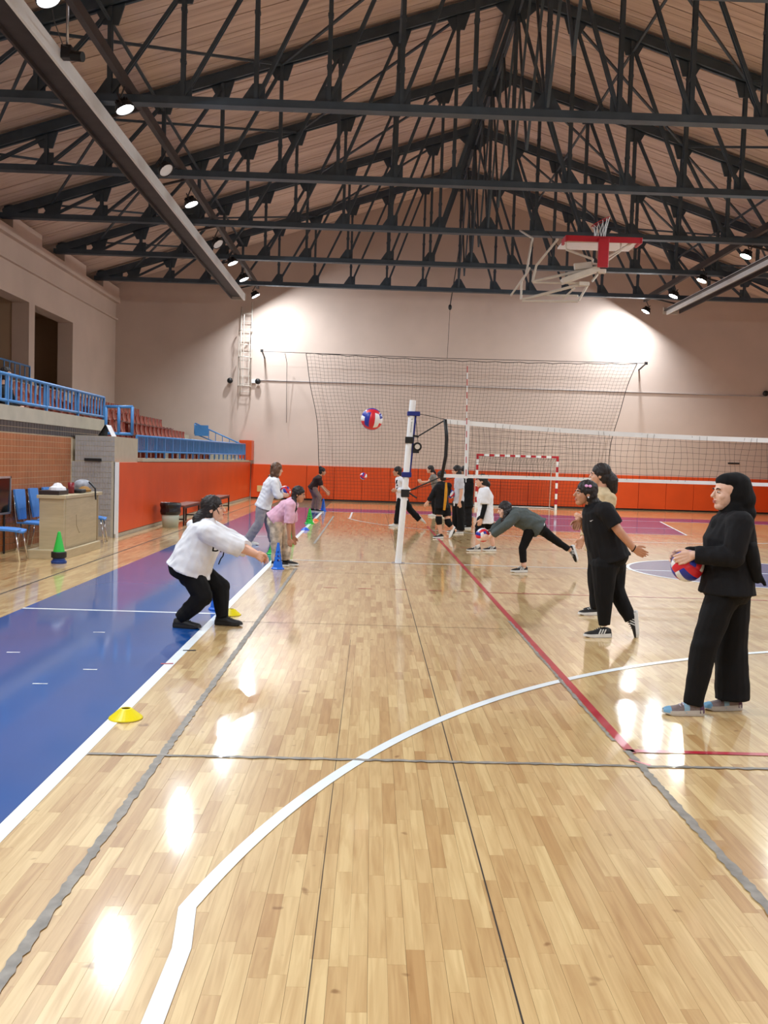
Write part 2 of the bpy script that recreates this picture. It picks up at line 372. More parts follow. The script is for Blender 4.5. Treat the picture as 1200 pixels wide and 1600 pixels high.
strip('volleyball_line', [(1.47, 11.25), (10.45, 11.25)], .03, R_, .0036)
strip('volleyball_line', [(1.45, 17.3), (10.45, 17.3)], .03, R_, .0036)
strip('volleyball_line', [(1.44, 23.0), (10.45, 23.0)], .04, R_, .0036)
strip('volleyball_line', [(10.45, 5.0), (10.45, 23.0)], .05, R_, .0036)
for x in (-.55, -.12, .32, .75, 1.12): strip('dash', [(x, 11.28), (x + .17, 11.28)], .025, R_, .0036)
T_ = M['tape_grey']
strip('grey_tape', [(-1.055, .8), (-1.05, 13.2)], .047, T_, .004, .42)
strip('grey_tape', [(-1.04, 17.2), (-1.04, 26)], .05, T_, .004, .4)
strip('grey_tape', [(1.49, 2.0), (1.475, 5.02)], .05, T_, .0044, .4)
strip('grey_tape', [(1.445, 5.2), (1.44, 9.2)], .03, T_, .004, .7)
strip('grey_tape', [(-1.44, 4.73), (3.2, 4.78)], .035, T_, .0048, .6)
strip('grey_tape', [(1.44, 4.86), (1.53, 4.77)], .03, R_, .0056, .6)
strip('floor_seam', [(.475, 1.5), (.475, 30)], .006, M['seam'], .001)
strip('floor_seam', [(-.14, 1.5), (-.14, 8)], .003, M['seam'], .001)
strip('floor_seam', [(-4.03, 5), (-4.0, 34)], .03, M['seam'], .001, .3)
strip('floor_seam', [(-1.44, 8.75), (1.4, 8.75)], .008, M['seam'], .001, .3)
strip('floor_seam', [(-1.44, 12.8), (2.6, 12.8)], .01, M['seam'], .001, .3)
for x, y, w in ((-1.43, 7.35, .1), (-1.5, 6.85, .09)): strip('tape_scrap', [(x - w / 2, y), (x + w / 2, y + .02)], .03, R_ if y < 7 else M['blackmetal'], .004)
for x, y in ((-2.35, 8.0), (-2.2, 6.15), (-2.75, 7.1), (-2.0, 6.6)): strip('scuff', [(x - .05, y), (x + .05, y + .01)], .025, M['white_paint'], .0035, .5)

# --- walls
def panelled(wall, name, m, xs, y0, y1, z0, z1, axis='x', gap=.006, bev=.012):
    """row of pads between the xs"""
    for a, b in zip(xs, xs[1:]):
        q = MB()
        if axis == 'x': q.bb(a + gap, b - gap, y0, y1, z0, z1)
        else: q.bb(y0, y1, a + gap, b - gap, z0, z1)
        q.build(name, m, wall, bevel=bev)
wf = MB(); wf.prism([(TX0 - 3, -.25), (TX1 + .3, -.25), (TX1 + .3, 8.4), (RIDGE, 12.75), (TX0 - 3, 8.0)], Y1, Y1 + .3); wall_far = st(wf.build('wall_far', M['wall']))
n = 19; panelled(wall_far, 'pad_panel', M['orange'], [-4.72 + i * (TX1 + 4.72) / n for i in range(n + 1)], Y1 - .07, Y1 - .001, .06, 1.36)
q = MB(); q.bb(-4.7, TX1, Y1 - .05, Y1 - .001, 0, .05); q.build('skirting', M['black'], wall_far)
q = MB(); q.bb(-4.7, TX1, Y1 - .045, Y1 - .001, 4.61, 4.63); q.build('cable_conduit', M['galv'], wall_far)
q = MB(); q.bb(-4.46, -4.2, Y1 - .1, Y1 - .071, .28, .52); q.build('wall_socket', mat('socket_cream', (214, 190, 130), .5), wall_far)
q = MB(); q.bb(14.05, 14.5, Y1 - .03, Y1 - .001, 1.93, 1.99); q.build('wall_slot', M['black'], wall_far)
wn = MB(); wn.bb(TX0 - 3, TX1 + .3, Y0 - .3, Y0, -.25, 12.6); st(wn.build('wall_near', M['wall']))
wr = MB(); wr.bb(TX1, TX1 + .3, Y0, Y1, -.25, 8.4); wall_right = st(wr.build('wall_right', M['wall']))
n = 24; panelled(wall_right, 'pad_panel', M['orange'], [Y0 + i * (Y1 - Y0) / n for i in range(n + 1)], TX1 - .07, TX1 - .001, .06, 1.36, 'y')
# left wall with openings to a gallery room
OPZ0, OPZ1 = 3.55, 5.9
wl = MB()
wl.bb(TX0 - .5, TX0, Y0, Y1, -.25, OPZ0); wl.bb(TX0 - .5, TX0, Y0, Y1, OPZ1, 7.62)
for a, b in ((Y0, 4), (9.0, 9.6), (14.6, 15.2), (20.2, 20.8), (27.05, 27.5), (30.95, Y1)): wl.bb(TX0 - .5, TX0, a, b, OPZ0, OPZ1)
wall_left = st(wl.build('wall_left', M['wall']))
q = MB(); q.bb(TX0, TX0 + .16, Y0, Y1, 7.4, 7.62); q.build('wall_cap', M['wall'], wall_left)
q = MB(); q.bb(TX0, TX0 + .1, Y0, Y1, 6.75, 6.82); q.build('string_course', M['wall'], wall_left)
for k in range(7):
    y = 12.4 + 4.2 * k; q = MB(); y2 = min(y + 2.7, Y1 - .1)
    q.prism([(TX0 - .45, 7.62), (TX0 + .12, 7.62), (TX0 + .12, 7.98), (TX0 - .45, 7.8)], y + .5, y2); q.build('infill_block', M['wall'], wall_left)
gl = MB(); gl.bb(-13.4, -13.2, Y0, Y1, 3, 7); gl.bb(-13.4, TX0 - .5, Y0, Y1, OPZ1 + .4, OPZ1 + .6); gl.bb(-13.4, TX0 - .5, Y0, Y1, OPZ0 - .35, OPZ0 - .05)
gl.bb(-13.2, TX0 - .5, 27.1, 27.3, OPZ0 - .1, OPZ1 + .4); gl.bb(-13.2, TX0 - .5, 33, 33.2, OPZ0 - .1, OPZ1 + .4)
st(gl.build('wall_gallery', M['wall_in']))
q = MB(); q.bb(-13.2, -13.15, 26.3, 26.75, 3.5, 5.0); w1 = st(q.build('window_1', M['window_blue']))
q = MB()
for a in ((26.24, 26.3), (26.75, 26.81)): q.bb(-13.2, -13.1, a[0], a[1], 3.45, 5.06)
q.bb(-13.2, -13.1, 26.24, 26.81, 5.0, 5.06); q.build('window_frame', M['blue_rail'], w1)
# --- ceiling: boarded panels, two slopes
SL = .32
def zc(x): return 12.32 - SL * abs(x - RIDGE)
ce = MB(); ce.prism([(TX0 - 1, zc(TX0 - 1) + .12), (RIDGE, 12.44), (TX1 + .6, zc(TX1 + .6) + .12), (TX1 + .6, zc(TX1 + .6) + .2), (RIDGE, 12.52), (TX0 - 1, zc(TX0 - 1) + .2)], Y0 - .3, Y1 + .3)
ceiling = st(ce.build('ceiling', M['floor_base']))
y = 6.0
while y < Y1 - .01:
    y2 = min(y + .215, Y1); kb = int(round((y - 6) / .215)); ga, gb = (.014 if kb % 4 == 0 else .005), (.014 if kb % 4 == 3 else .005)
    for s in (-1, 1):
        xe = (TX0 - .9) if s < 0 else (TX1 + .5); dz = random.uniform(0, .012)
        q = MB(); q.prism([(RIDGE, 12.32 + dz), (xe, zc(xe) + dz), (xe, zc(xe) + .1), (RIDGE, 12.42)], y + ga, y2 - gb); q.build('board', M['board'], ceiling)
    y = y2
q = MB(); q.prism([(RIDGE, 12.32), (TX0 - .9, zc(TX0 - .9)), (TX0 - .9, zc(TX0 - .9) + .1), (RIDGE, 12.42)], Y0, 6); q.prism([(RIDGE, 12.32), (TX1 + .5, zc(TX1 + .5)), (TX1 + .5, zc(TX1 + .5) + .1), (RIDGE, 12.42)], Y0, 6)
q.build('rear_boarding', M['board'], ceiling)
for s in (-1, 1):
    q = MB(); q.bar((RIDGE + s * .12, Y0, 12.2), (RIDGE + s * .12, Y1, 12.2), .1, .16); q.build('ridge_beam', M['steel'], ceiling)

# ================================================================== roof trusses
TZ = 7.9
def truss():
    root = empty('roof_truss', (0, 0, 0)); S = M['steel']; sp = 1.305
    for k, dy in ((0, -.07), (1, .07)):
        q = MB(); q.bar((TX0 - .1, dy, TZ), (TX1 + .1, dy, TZ), .06, .13); q.build('bottom_chord', S, root)
    q = MB(); q.bar((TX0 - .1, 0, TZ - .065), (TX1 + .1, 0, TZ - .065), .22, .015); q.build('bottom_flange', S, root)
    for s, e in ((-1, TX0), (1, TX1)):
        for dy in (-.07, .07):
            q = MB(); q.bar((RIDGE, dy, 12.12), (e, dy, 12.12 - SL * abs(e - RIDGE)), .06, .2); q.build('top_chord', S, root)
        q = MB(); q.bar((RIDGE, 0, 12.23), (e, 0, 12.23 - SL * abs(e - RIDGE)), .24, .02); q.build('top_flange', S, root)
    def tz(x): return 12.0 - SL * abs(x - RIDGE)
    for k in range(-9, 10):
        x = RIDGE + sp * k; zt = tz(x)
        if zt - TZ > .35:
            for dy in (-.045, .045):
                q = MB(); q.bar((x, dy, TZ), (x, dy, zt), .075, .03, (0, 1, 0)); q.build('post', S, root)
            for j in range(1, int((zt - TZ) / .9) + 1):
                q = MB(); q.box((x, 0, TZ + .9 * j - .2), (.1, .1, .06)); q.build('batten', S, root)
        if k != 0:
            s = 1 if k < 0 else -1; x2 = x + s * sp; z2 = tz(x2)
            for dy in (-.03, .03):
                q = MB(); q.bar((x, dy, TZ + .05), (x2, dy, z2 - .05), .065, .025, (0, 1, 0)); q.build('diagonal', S, root)
            w = .28
            q = MB(); q.prism([(x - s * w, TZ + .04), (x + s * .16, TZ + .04), (x + s * .16, TZ + .36), (x - s * .06, TZ + .36)], -.02, .02); q.build('gusset', S, root)
            h = .3
            q = MB(); q.prism([(x - .26, tz(x - .26)), (x + .26, tz(x + .26)), (x + .14, zt - h), (x - .14, zt - h)], -.02, .02); q.build('gusset', S, root)
        else:
            q = MB(); q.prism([(x - .3, TZ + .04), (x + .3, TZ + .04), (x + .08, TZ + .4), (x - .08, TZ + .4)], -.02, .02); q.build('gusset', S, root)
            q = MB(); q.prism([(x - .5, tz(x - .5)), (x, 12.05), (x + .5, tz(x + .5)), (x + .12, 11.5), (x - .12, 11.5)], -.02, .02); q.build('gusset', S, root)
    for s, e in ((-1, TX0), (1, TX1)):
        q = MB(); q.bb(min(e, e - s * .9), max(e, e - s * .9), -.03, .03, TZ - .05, TZ + .28); q.build('end_plate', S, root)
    return root
TY = [12.35, 16.8, 21.0, 25.2, 29.4, 33.6]
t0 = truss(); where = ['sixth', 'fifth', 'fourth', 'third', 'second', 'first']
for i, y in enumerate(TY):
    o = t0 if i == 0 else copy_tree(t0)
    o.location.y = y; tag(o, 'dark grey steel lattice roof truss, %s from the end wall' % where[i], 'truss', 'steel roof trusses')
# bracing between the trusses
def bracing(y0, y1, lab, last=False):
    root = empty('roof_bracing', (RIDGE, y0, TZ)); S = M['steel']; e = .1
    for x, zt, n in ((RIDGE, 11.7, 2),):
        ym = (y0 + y1) / 2
        for a, b in (((y0 + e, zt), (y1 - e, TZ + .1)), ((y0 + e, TZ + .1), (y1 - e, zt))) if n == 1 else (((y0 + e, zt), (ym, TZ + .1)), ((ym, TZ + .1), (y1 - e, zt)), ((y0 + e, zt - .1), (y1 - e, zt - .1)), ((y0 + e, TZ + .1), (ym, zt)), ((ym, zt), (y1 - e, TZ + .1))):
            q = MB(); q.bar((x, a[0], a[1]), (x, b[0], b[1]), .05, .05); q.build('brace', S, root)
    for s in (-1, 1):
        for k in (1, 4, 7):
            xa = RIDGE + s * 1.305 * k; xb = RIDGE + s * 1.305 * (k + 3 if k < 7 else k + 2); za = 12.05 - SL * abs(xa - RIDGE); zb = 12.05 - SL * abs(xb - RIDGE)
            if k != 4 or s > 0:
                q = MB(); q.bar((xa, y0 + e, za - .05), (xb, y1 - e, zb - .05), .05, .05); q.build('brace', S, root)
            if k != 1: q = MB(); q.bar((xb, y0 + e, zb - .05), (xa, y1 - e, za - .05), .05, .05); q.build('brace', S, root)
    for k in (-6, -2, 2, 6):
        x = RIDGE + 1.305 * k; z = 11.75 - SL * abs(x - RIDGE); q = MB(); q.bar((x, y0 + e, z), (x, y1 - e, z), .05, .05); q.build('strut', S, root)
    tag(root, lab, 'bracing', 'steel bracing between the roof trusses')
for i in range(5): bracing(TY[i], TY[i + 1], 'thin dark steel bracing between %s and %s truss from the end wall' % (where[i + 1], where[i]))

# ================================================================== lighting gantries
def gantry(s, x, lx, lab):
    root = empty('lighting_gantry', (x, 12, 7.6)); e = Y1 - .9
    q = MB(); q.bb(x - .3, x + .18, -6, e, 7.66, 7.7); q.build('deck_plate', M['gantry'], root)
    q = MB(); q.bb(x + s * -.3 - .02, x + s * -.3 + .02, -6, e, 7.58, 7.78); q.build('outer_beam', M['gantry'], root)
    q = MB(); q.bb(x + s * .18 - .02, x + s * .18 + .03, -6, e, 7.52, 7.78); q.build('inner_beam', M['white_paint'], root)
    q = MB(); q.bb(lx - .05, lx + .05, -6, e, 7.97, 8.16); q.build('rail_beam', M['gantry'], root)
    for y in [-4.4, -.2, 4.0, 8.2] + TY:
        zt = TZ - .05 if y in TY else zc(x) + .02      # hung from the trusses, from the roof where no truss is built
        q = MB(); q.tube([(x - .05, y, 7.69), (x - .05, y, zt)], .02, 6); q.build('hanger', M['blackmetal'], root)
        q = MB(); q.bar((x - s * .3, y + .7, 7.72), (lx, y + .7, 7.99), .05, .05); q.build('cross_bar', M['gantry'], root)
    q = MB(); q.bb(x - .32, x + .24, e, e + .05, 7.55, 7.8); q.build('end_plate', M['off_white'], root)
    tag(root, lab, 'gantry')
gantry(1, -5.2, -4.5, 'long dark steel lighting gantry under the roof trusses above the stand')
gantry(-1, 11.25, 10.2, 'long dark steel lighting gantry under the roof trusses opposite the stand')
for y, nm in ((19.6, 'second'), (26.1, 'first')):
    f = floodlight(-4.5, y, 7.55, (.6, -.3, -.74), 'unlit floodlight on the gantry above the stand, %s unlit from the end wall' % nm, on=False)
# projector-like camera clamp on the gantry hanger
r = empty('clamp_camera', (-4.905, 14.6, 7.75)); p = V((-4.905, 14.6, 7.75))
q = MB(); q.tube([p + V((0, 0, -.02)), V((p.x, p.y, zc(p.x) + .02))], .022, 8); q.build('hanger_tube', M['galv'], r, smooth=True)
q = MB(); q.box(p, (.16, .14, .2)); q.build('clamp', M['blackmetal'], r, bevel=.01)
q = MB(); q.tube([p + V((.08, -.02, -.05)), p + V((.26, -.06, -.08))], .075, 14); q.build('barrel', M['black'], r, smooth=False)
q = MB(); q.tube([p + V((.03, -.06, .06)), p + V((.1, -.5, -.1)), p + V((.25, -1.3, -.12)), V((-4.52, 12.72, 7.76))], .008, 5); q.build('cable', M['black'], r)
tag(r, 'black clamp-mounted spotlight body on a steel hanger tube beside the gantry', 'spotlight')
# ================================================================== the stand on the left
SX = -4.8
wsd = MB(); wsd.bb(-5.15, SX, 17.2, 35.98, 0, 1.42); wall_stand = st(wsd.build('wall_stand', M['concrete']))
xs = [17.25 + i * (35.9 - 17.25) / 10 for i in range(11)]
panelled(wall_stand, 'pad_panel', M['orange'], xs, SX, SX + .06, .09, 1.42, 'y', .001, .004)
q = MB(); q.bb(SX, SX + .03, 17.2, 35.9, 0, .07); q.build('skirting', M['concrete'], wall_stand)
q = MB(); q.bb(-5.2, SX + .09, 18.9, 35.9, 1.43, 1.5); q.build('coping', M['beige'], wall_stand)
q = MB(); q.bb(SX - .015, SX + .07, 17.2, 17.245, 0, 1.42); q.build('corner_strip', M['white_paint'], wall_stand)
q = MB(); q.bb(-5.1, -4.62, 35.2, 35.9, 1.5, 2.26); q.build('pad_block', M['orange'], wall_stand, bevel=.012)
# entrance box with grey tiles
wb = MB(); wb.bb(-5.6, -4.86, 17.2, 18.85, 0, 1.42); wb.bb(-5.55, -4.81, 17.22, 18.9, 1.42, 1.9); wall_box = st(wb.build('wall_entrance_box', M['beige']))
def tiles(wall, name, m, pts, kind=True, depth=.006):
    """pts: list of (origin, u, v, nu, nv, tw, th): tiles laid on the plane spanned by u, v"""
    b = MB()
    for o, u, v, nu, nv, tw, th in pts:
        o, u, v = V(o), V(u), V(v); nn = u.cross(v)
        for i in range(nu):
            for j in range(nv):
                p = o + u * (i * tw + tw * .06) + v * (j * th + .0045); a, c = u * (tw * .88), v * (th - .009); t = nn * depth
                b.add([p, p + a, p + a + c, p + c, p + t, p + a + t, p + a + c + t, p + c + t], [(4, 5, 6, 7), (0, 1, 5, 4), (1, 2, 6, 5), (2, 3, 7, 6), (3, 0, 4, 7)])
    o = b.build(name, m, wall); o['kind'] = 'stuff'; return o
tiles(wall_box, 'grey_tiles', M['tile_grey'], [((-5.6, 17.2, .02), (1, 0, 0), (0, 0, 1), 14, 14, .0528, .1), ((-5.55, 17.22, 1.43), (1, 0, 0), (0, 0, 1), 14, 5, .0528, .093)])
q = MB(); q.bb(-5.36, -5.05, 17.16, 17.195, 1.43, 1.48); q.build('letter_slot', M['black'], wall_box)
# tiled side wall of the stand
wt = MB(); wt.bb(-5.9, -5.6, -2, 19.2, 0, 2.04); wall_tile = st(wt.build('wall_tiled', M['grout']))
q = MB(); q.bb(-5.95, -5.57, -2, 19.2, 2.04, 2.27); q.build('concrete_band', M['concrete'], wall_tile)
tiles(wall_tile, 'dark_tiles', M['tile_dark'], [((-5.6, 12.0, 1.86), (0, 1, 0), (0, 0, 1), 58, 2, .125, .09)])
tiles(wall_tile, 'brown_tiles', M['tile_brown'], [((-5.6, 12.0, .03), (0, 1, 0), (0, 0, 1), 41, 18, .125, .101)])
# concrete steps of the stand
rows = [(-5.62, 1.66), (-6.42, 2.08), (-7.22, 2.48), (-8.02, 2.82)]
sp = MB()
for k, (x, z) in enumerate(rows):
    xr = -5.15 if k == 0 else x + .4
    sp.bb(x - .4, xr, 19.2, 35.9, 0, z - .42 + (.3 if k == 0 else 0) * 0); 
    if k: sp.bb(x - .4, xr, -2, 19.2, 0, z - .42)
sp.bb(-6.02, -5.9, -2, 19.2, 0, 1.5)
sp.bb(TX0, -8.4, -2, 35.9, 0, 2.8)
steps = st(sp.build('wall_stand_steps', M['concrete']))
# seats
def seat_mesh():
    b = MB(); n = 9; prof = []
    for i in range(6): t = i / 5; prof.append((.2 - .4 * t, .02 - .035 * math.sin(math.pi * t) ))
    for i in range(1, 7): t = i / 6; prof.append((-.2 - .05 * t - .03 * math.sin(math.pi * t), .02 + .33 * t))
    L = len(prof); vs = []
    for side in (0, 1):
        for i, (x, z) in enumerate(prof):
            for j in range(n):
                u = j / (n - 1) * 2 - 1; wd = .21 * (1 - .25 * max(0, (i - 8) / 4) ** 2)
                cur = .035 * u * u
                x2 = x + (cur if i > 5 else 0); z2 = z + (cur if i <= 5 else 0)
                vs.append((x2 - (.012 if side and i > 5 else 0), u * wd, z2 - (.014 if side and i <= 5 else 0)))
    fs = []
    for side in (0, 1):
        for i in range(L - 1):
            for j in range(n - 1):
                a = side * L * n + i * n + j; fs.append((a, a + 1, a + n + 1, a + n))
    o = L * n
    for i in range(L - 1):
        for j in (0, n - 1): a = i * n + j; fs.append((a, a + n, a + n + o, a + o))
    for i in (0, L - 1):
        for j in range(n - 1): a = i * n + j; fs.append((a, a + 1, a + 1 + o, a + o))
    b.add(vs, fs); b.bb(-.06, .06, -.08, .08, -.4, -.03)
    return b.mesh('stadium_seat', smooth=False)
sm = seat_mesh(); sm.materials.append(M['seat']); rown = ['front', 'second', 'third', 'fourth', 'top']
for k, (x, z) in enumerate(rows):
    ys = list(np.arange(19.5, 31.8 - k * .0, .52)) if k == 0 else list(np.arange(14.6, 32.7, .52))
    for i, y in enumerate(ys):
        if (i * 7 + k * 5) % 19 == 3: continue
        if 24.7 < y < 25.3: continue
        o = bpy.data.objects.new('stadium_seat', sm); COL.objects.link(o); o.location = (x, y, z - .0); 
        tag(o, 'red-brown plastic shell seat in the %s row of the stand' % rown[k], 'seat', 'red-brown shell seats in the %s row' % rown[k])
# --- blue railings
def railing(a, b, ztop, zbot, pitch, lab, foot=None, ztop2=None, zbot2=None, r=.022, post_every=1.9):
    a, b = V(a), V(b); root = empty('railing', (a.x, a.y, zbot)); d = b - a; L = d.length
    zt2, zb2 = ztop2 or ztop, zbot2 or zbot
    def pt(t, hi): return a + d * t + V((0, 0, (ztop + (zt2 - ztop) * t) if hi else (zbot + (zb2 - zbot) * t)))
    q = MB(); q.tube([pt(0, 1), pt(1, 1)], r * 1.25, 8); q.build('top_rail', M['blue_rail'], root, smooth=True)
    q = MB(); q.tube([pt(0, 0), pt(1, 0)], r * 1.1, 8); q.build('bottom_rail', M['blue_rail'], root, smooth=True)
    n = max(1, int(L / pitch))
    for i in range(1, n):
        t = i / n; q = MB(); q.tube([pt(t, 0), pt(t, 1)], r * .8, 6); q.build('baluster', M['blue_rail'], root)
    m = max(1, int(round(L / post_every)))
    for i in range(m + 1):
        t = i / m; p = pt(t, 0); q = MB(); q.bar(V((p.x, p.y, foot if foot is not None else p.z)), pt(t, 1), r * 2, r * 2); q.build('rail_post', M['blue_rail'], root)
    tag(root, lab, 'railing'); return root
railing((-5.62, 12.5, 0), (-5.62, 19.25, 0), 2.74, 2.34, .2, 'blue metal railing on the concrete band over the brown tiled wall', foot=2.26)
railing((SX - .05, 18.95, 0), (SX - .05, 35.1, 0), 1.96, 1.64, .14, 'long low blue metal railing on the coping of the orange stand wall', foot=1.49, ztop2=2.1, zbot2=1.7, r=.018, post_every=.85)
gr = empty('guard_rail', (-5.22, 18.0, 1.92)); 
for nme, a, b in (('post', (-5.21, 18, 1.9), (-5.21, 18, 2.5)), ('post', (-4.96, 18, 1.96), (-4.96, 18, 2.5)), ('post', (-4.7, 18, 1.96), (-4.7, 18, 2.5)), ('top_rail', (-5.22, 18, 2.49), (-4.69, 18, 2.5)), ('bottom_rail', (-5.22, 18, 1.97), (-4.69, 18, 1.97))):
    q = MB(); q.tube([a, b], .03, 10); q.build(nme, M['blue_rail'], gr, smooth=True)
tag(gr, 'open blue tube railing frame standing above the grey tiled entrance box', 'railing')
railing((-6.66, 34.5, 0), (-4.85, 34.5, 0), 2.82, 2.42, .23, 'sloping blue stair railing at the end of the stand near the orange block', ztop2=2.06, zbot2=1.75, r=.02)
q = MB()
for k in range(6): q.bb(-6.7 - .9 + k * .45, -6.7 + k * .45 - .45 + .01, 34.0, 35.8, 1.2, 2.4 - k * .17)
q.bb(-7.2, -6.2, 33.9, 34.3, 1.4, 2.0)
st(q.build('wall_stand_stair', M['concrete']))
pl = empty('blue_panel', (-6.9, 34.3, 2.2)); q = MB(); q.bb(-6.66, -6.15, 34.42, 34.47, 2.35, 2.75); q.build('sheet', M['blue_rail'], pl)
q = MB(); q.tube([(-6.66, 34.44, 2.41), (-6.66, 34.44, 2.8)], .025, 8); q.build('post', M['blue_rail'], pl, smooth=True)
tag(pl, 'small solid blue sheet panel at the head of the stair railing', 'panel')
# gallery rail piece
railing((-9.9, 26.6, 0), (-9.9, 20.0, 0), 4.0, 3.62, .35, 'blue metal railing across the gallery opening high in the side wall', foot=3.5)
# laptop-like notice holder on the box
nb = empty('notice_stand', (-5.1, 17.6, 1.9))
q = MB(); q.prism([(-5.2, 1.905), (-5.19, 1.905), (-5.06, 2.12), (-5.07, 2.12)], 17.45, 17.75); q.build('back_board', M['black'], nb)
q = MB(); q.prism([(-5.05, 2.12), (-5.04, 2.12), (-4.93, 1.905), (-4.94, 1.905)], 17.45, 17.75); q.build('white_sheet', M['white_cloth'], nb)
q = MB(); q.prism([(-5.2, 1.905), (-5.06, 2.12), (-5.05, 2.12), (-5.1, 1.905)], 17.5, 17.7); q.build('filler', M['black'], nb)
tag(nb, 'folded black and white notice stand on top of the grey tiled box', 'notice')

# ================================================================== desk corner
dk = empty('desk', (-4.75, 14.4, 0))
q = MB(); q.bb(-5.02, -4.46, 13.42, 15.2, 0, .13); q.build('plinth', M['desk'], dk, bevel=.004)
q = MB(); q.bb(-4.9, -4.54, 13.6, 15.32, .13, .89); q.build('body', M['desk'], dk, bevel=.003)
q = MB(); q.bb(-4.93, -4.5, 13.56, 15.4, .885, .935); q.build('worktop', M['desk'], dk, bevel=.006)
q = MB(); q.bb(-4.545, -4.532, 13.68, 15.2, .16, .86); q.build('front_panel', M['desk'], dk, bevel=.003)
q = MB(); q.bb(-4.545, -4.53, 15.24, 15.3, .13, .88); q.build('end_strip', M['desk2'], dk)
q = MB(); q.tube([(-4.531, 14.15, .62), (-4.531, 14.17, .45), (-4.531, 14.3, .33), (-4.531, 14.35, .34)], .006, 5); q.build('scratch_mark', M['desk2'], dk)
tag(dk, 'pale laminate officials desk on a low plinth beside the tiled wall', 'desk')
tb = empty('tissue_box', (-4.8, 13.9, .935)); q = MB(); q.bb(-4.92, -4.62, 13.62, 14.05, .937, 1.0); q.build('tray', M['dark_box'], tb, bevel=.004)
q = MB(); q.lathe([(.13, 0), (.12, .04), (.08, .06), (.05, .1), (.0, .11)], (-4.75, 13.95, 1.0), 9); q.build('tissue', M['white_cloth'], tb)
tag(tb, 'dark tray with crumpled white tissue on the desk', 'tray')
q = MB(); q.lathe([(.0, 0), (.045, 0), (.05, .17), (.042, .17), (.04, .02)], (-4.68, 14.35, .937), 16); q.build('cup', mat('red_cup', (120, 20, 30), .4), smooth=True)
tag(bpy.data.objects['cup'], 'dark red cup standing on the desk behind the tissue tray', 'cup')
q = MB(); q.bb(-4.9, -4.55, 14.45, 14.7, .937, 1.0); o = q.build('pencil_case', M['black'], bevel=.02); tag(o, 'black pouch lying on the desk beside the red cup', 'pouch')
pb = empty('bag', (-4.72, 15.0, .937))
q = MB(); q.ell((-4.75, 15.14, 1.04), (.15, .15, .1)); q.build('fabric', mat('grey_bag', (150, 152, 160), .7, var=.5, scale=9), pb, smooth=True)
q = MB(); q.tube([(-4.63, 15.1, 1.1), (-4.5, 15.0, 1.0), (-4.48, 14.97, .82)], .015, 6); q.build('strap', M['black'], pb)
tag(pb, 'crumpled grey and white bag with a black strap on the desk', 'bag')
q = MB(); q.lathe([(0, 0), (.1, .0), (.11, .03), (.05, .08), (0, .09)], (-4.63, 14.86, .95), 14); o = q.build('cap', mat('tan_cap', (150, 108, 50), .8)); tag(o, 'tan rounded cap on the desk in front of the grey bag', 'cap')

def chair(x, y, rz, lab):
    root = empty('chair', (0, 0, 0)); B = M['chair_blue']
    q = MB(); n = 7
    vs = []
    for s in (0, 1):
        for i in range(9):
            t = i / 8
            for j in range(n):
                u = j / (n - 1) * 2 - 1; vs.append((u * .21 * (.9 + .1 * math.sin(math.pi * t)), .22 - .44 * t, .45 + .02 * u * u - .03 * (1 - t) ** 3 - s * .025))
    fs = [(s * 63 + i * n + j, s * 63 + i * n + j + 1, s * 63 + (i + 1) * n + j + 1, s * 63 + (i + 1) * n + j) for s in (0, 1) for i in range(8) for j in range(n - 1)]
    fs += [(i * n + j, (i + 1) * n + j, (i + 1) * n + j + 63, i * n + j + 63) for i in range(8) for j in (0, n - 1)] + [(i * n + j, i * n + j + 1, i * n + j + 64, i * n + j + 63) for i in (0, 8) for j in range(n - 1)]
    q.add(vs, fs); q.build('seat', B, root, smooth=False)
    q = MB(); vs = []
    for s in (0, 1):
        for i in range(9):
            t = i / 8
            for j in range(n):
                u = j / (n - 1) * 2 - 1; vs.append((u * (.13 + .08 * t) * (1 - .25 * max(0, t - .8) * 5 * abs(u) * .3), -.22 - .06 * t - .03 * u * u * -1 - s * .03, .5 + .47 * t))
    q.add(vs, fs); q.build('backrest', B, root, smooth=False)
    for sx in (-1, 1):
        q = MB(); q.tube([(sx * .17, .16, .44), (sx * .21, .23, 0)], .012, 8); q.build('leg', M['chrome'], root, smooth=True)
        q = MB(); q.tube([(sx * .17, -.16, .44), (sx * .2, -.22, 0)], .012, 8); q.build('leg', M['chrome'], root, smooth=True)
        q = MB(); q.tube([(sx * .15, -.12, .43), (sx * .15, -.24, .45), (sx * .13, -.265, .6), (sx * .13, -.295, .9)], .011, 8); q.build('back_support', M['chrome'], root, smooth=True)
    q = MB(); q.tube([(-.17, .16, .43), (.17, .16, .43)], .01, 6); q.tube([(-.17, -.16, .43), (.17, -.16, .43)], .01, 6); q.build('seat_frame', M['chrome'], root)
    root.location = (x, y, 0); root.rotation_euler = (0, 0, rz); tag(root, lab, 'chair', 'blue chairs with chrome legs around the desk')
    return root
chair(-5.19, 13.15, -math.pi / 2 + .1, 'blue chair standing on the floor just in front of the dark framed board')
chair(-5.275, 14.48, -math.pi / 2 - .02, 'blue chair behind the desk, its seat beside the dark framed board')
chair(-5.275, 15.08, -math.pi / 2 + .02, 'blue chair behind the desk carrying a black bag on its seat')
chair(-5.275, 15.7, -math.pi / 2, 'blue chair behind the desk pushed against the grey tiled box')
chair(-4.9, 16.2, -math.pi / 2 + .15, 'blue chair between the desk end and the orange stand wall')
o = MB(); o.ell((-5.24, 15.06, .575), (.15, .15, .12)); o = o.build('bag', M['black'], smooth=True); tag(o, 'black bag lying on a blue chair behind the desk', 'bag')
bd = empty('display_board', (-5.54, 13.6, 0))
q = MB(); q.bb(-5.59, -5.57, 13.15, 14.2, .63, 1.15); q.build('dark_panel', M['dark_glass'], bd)
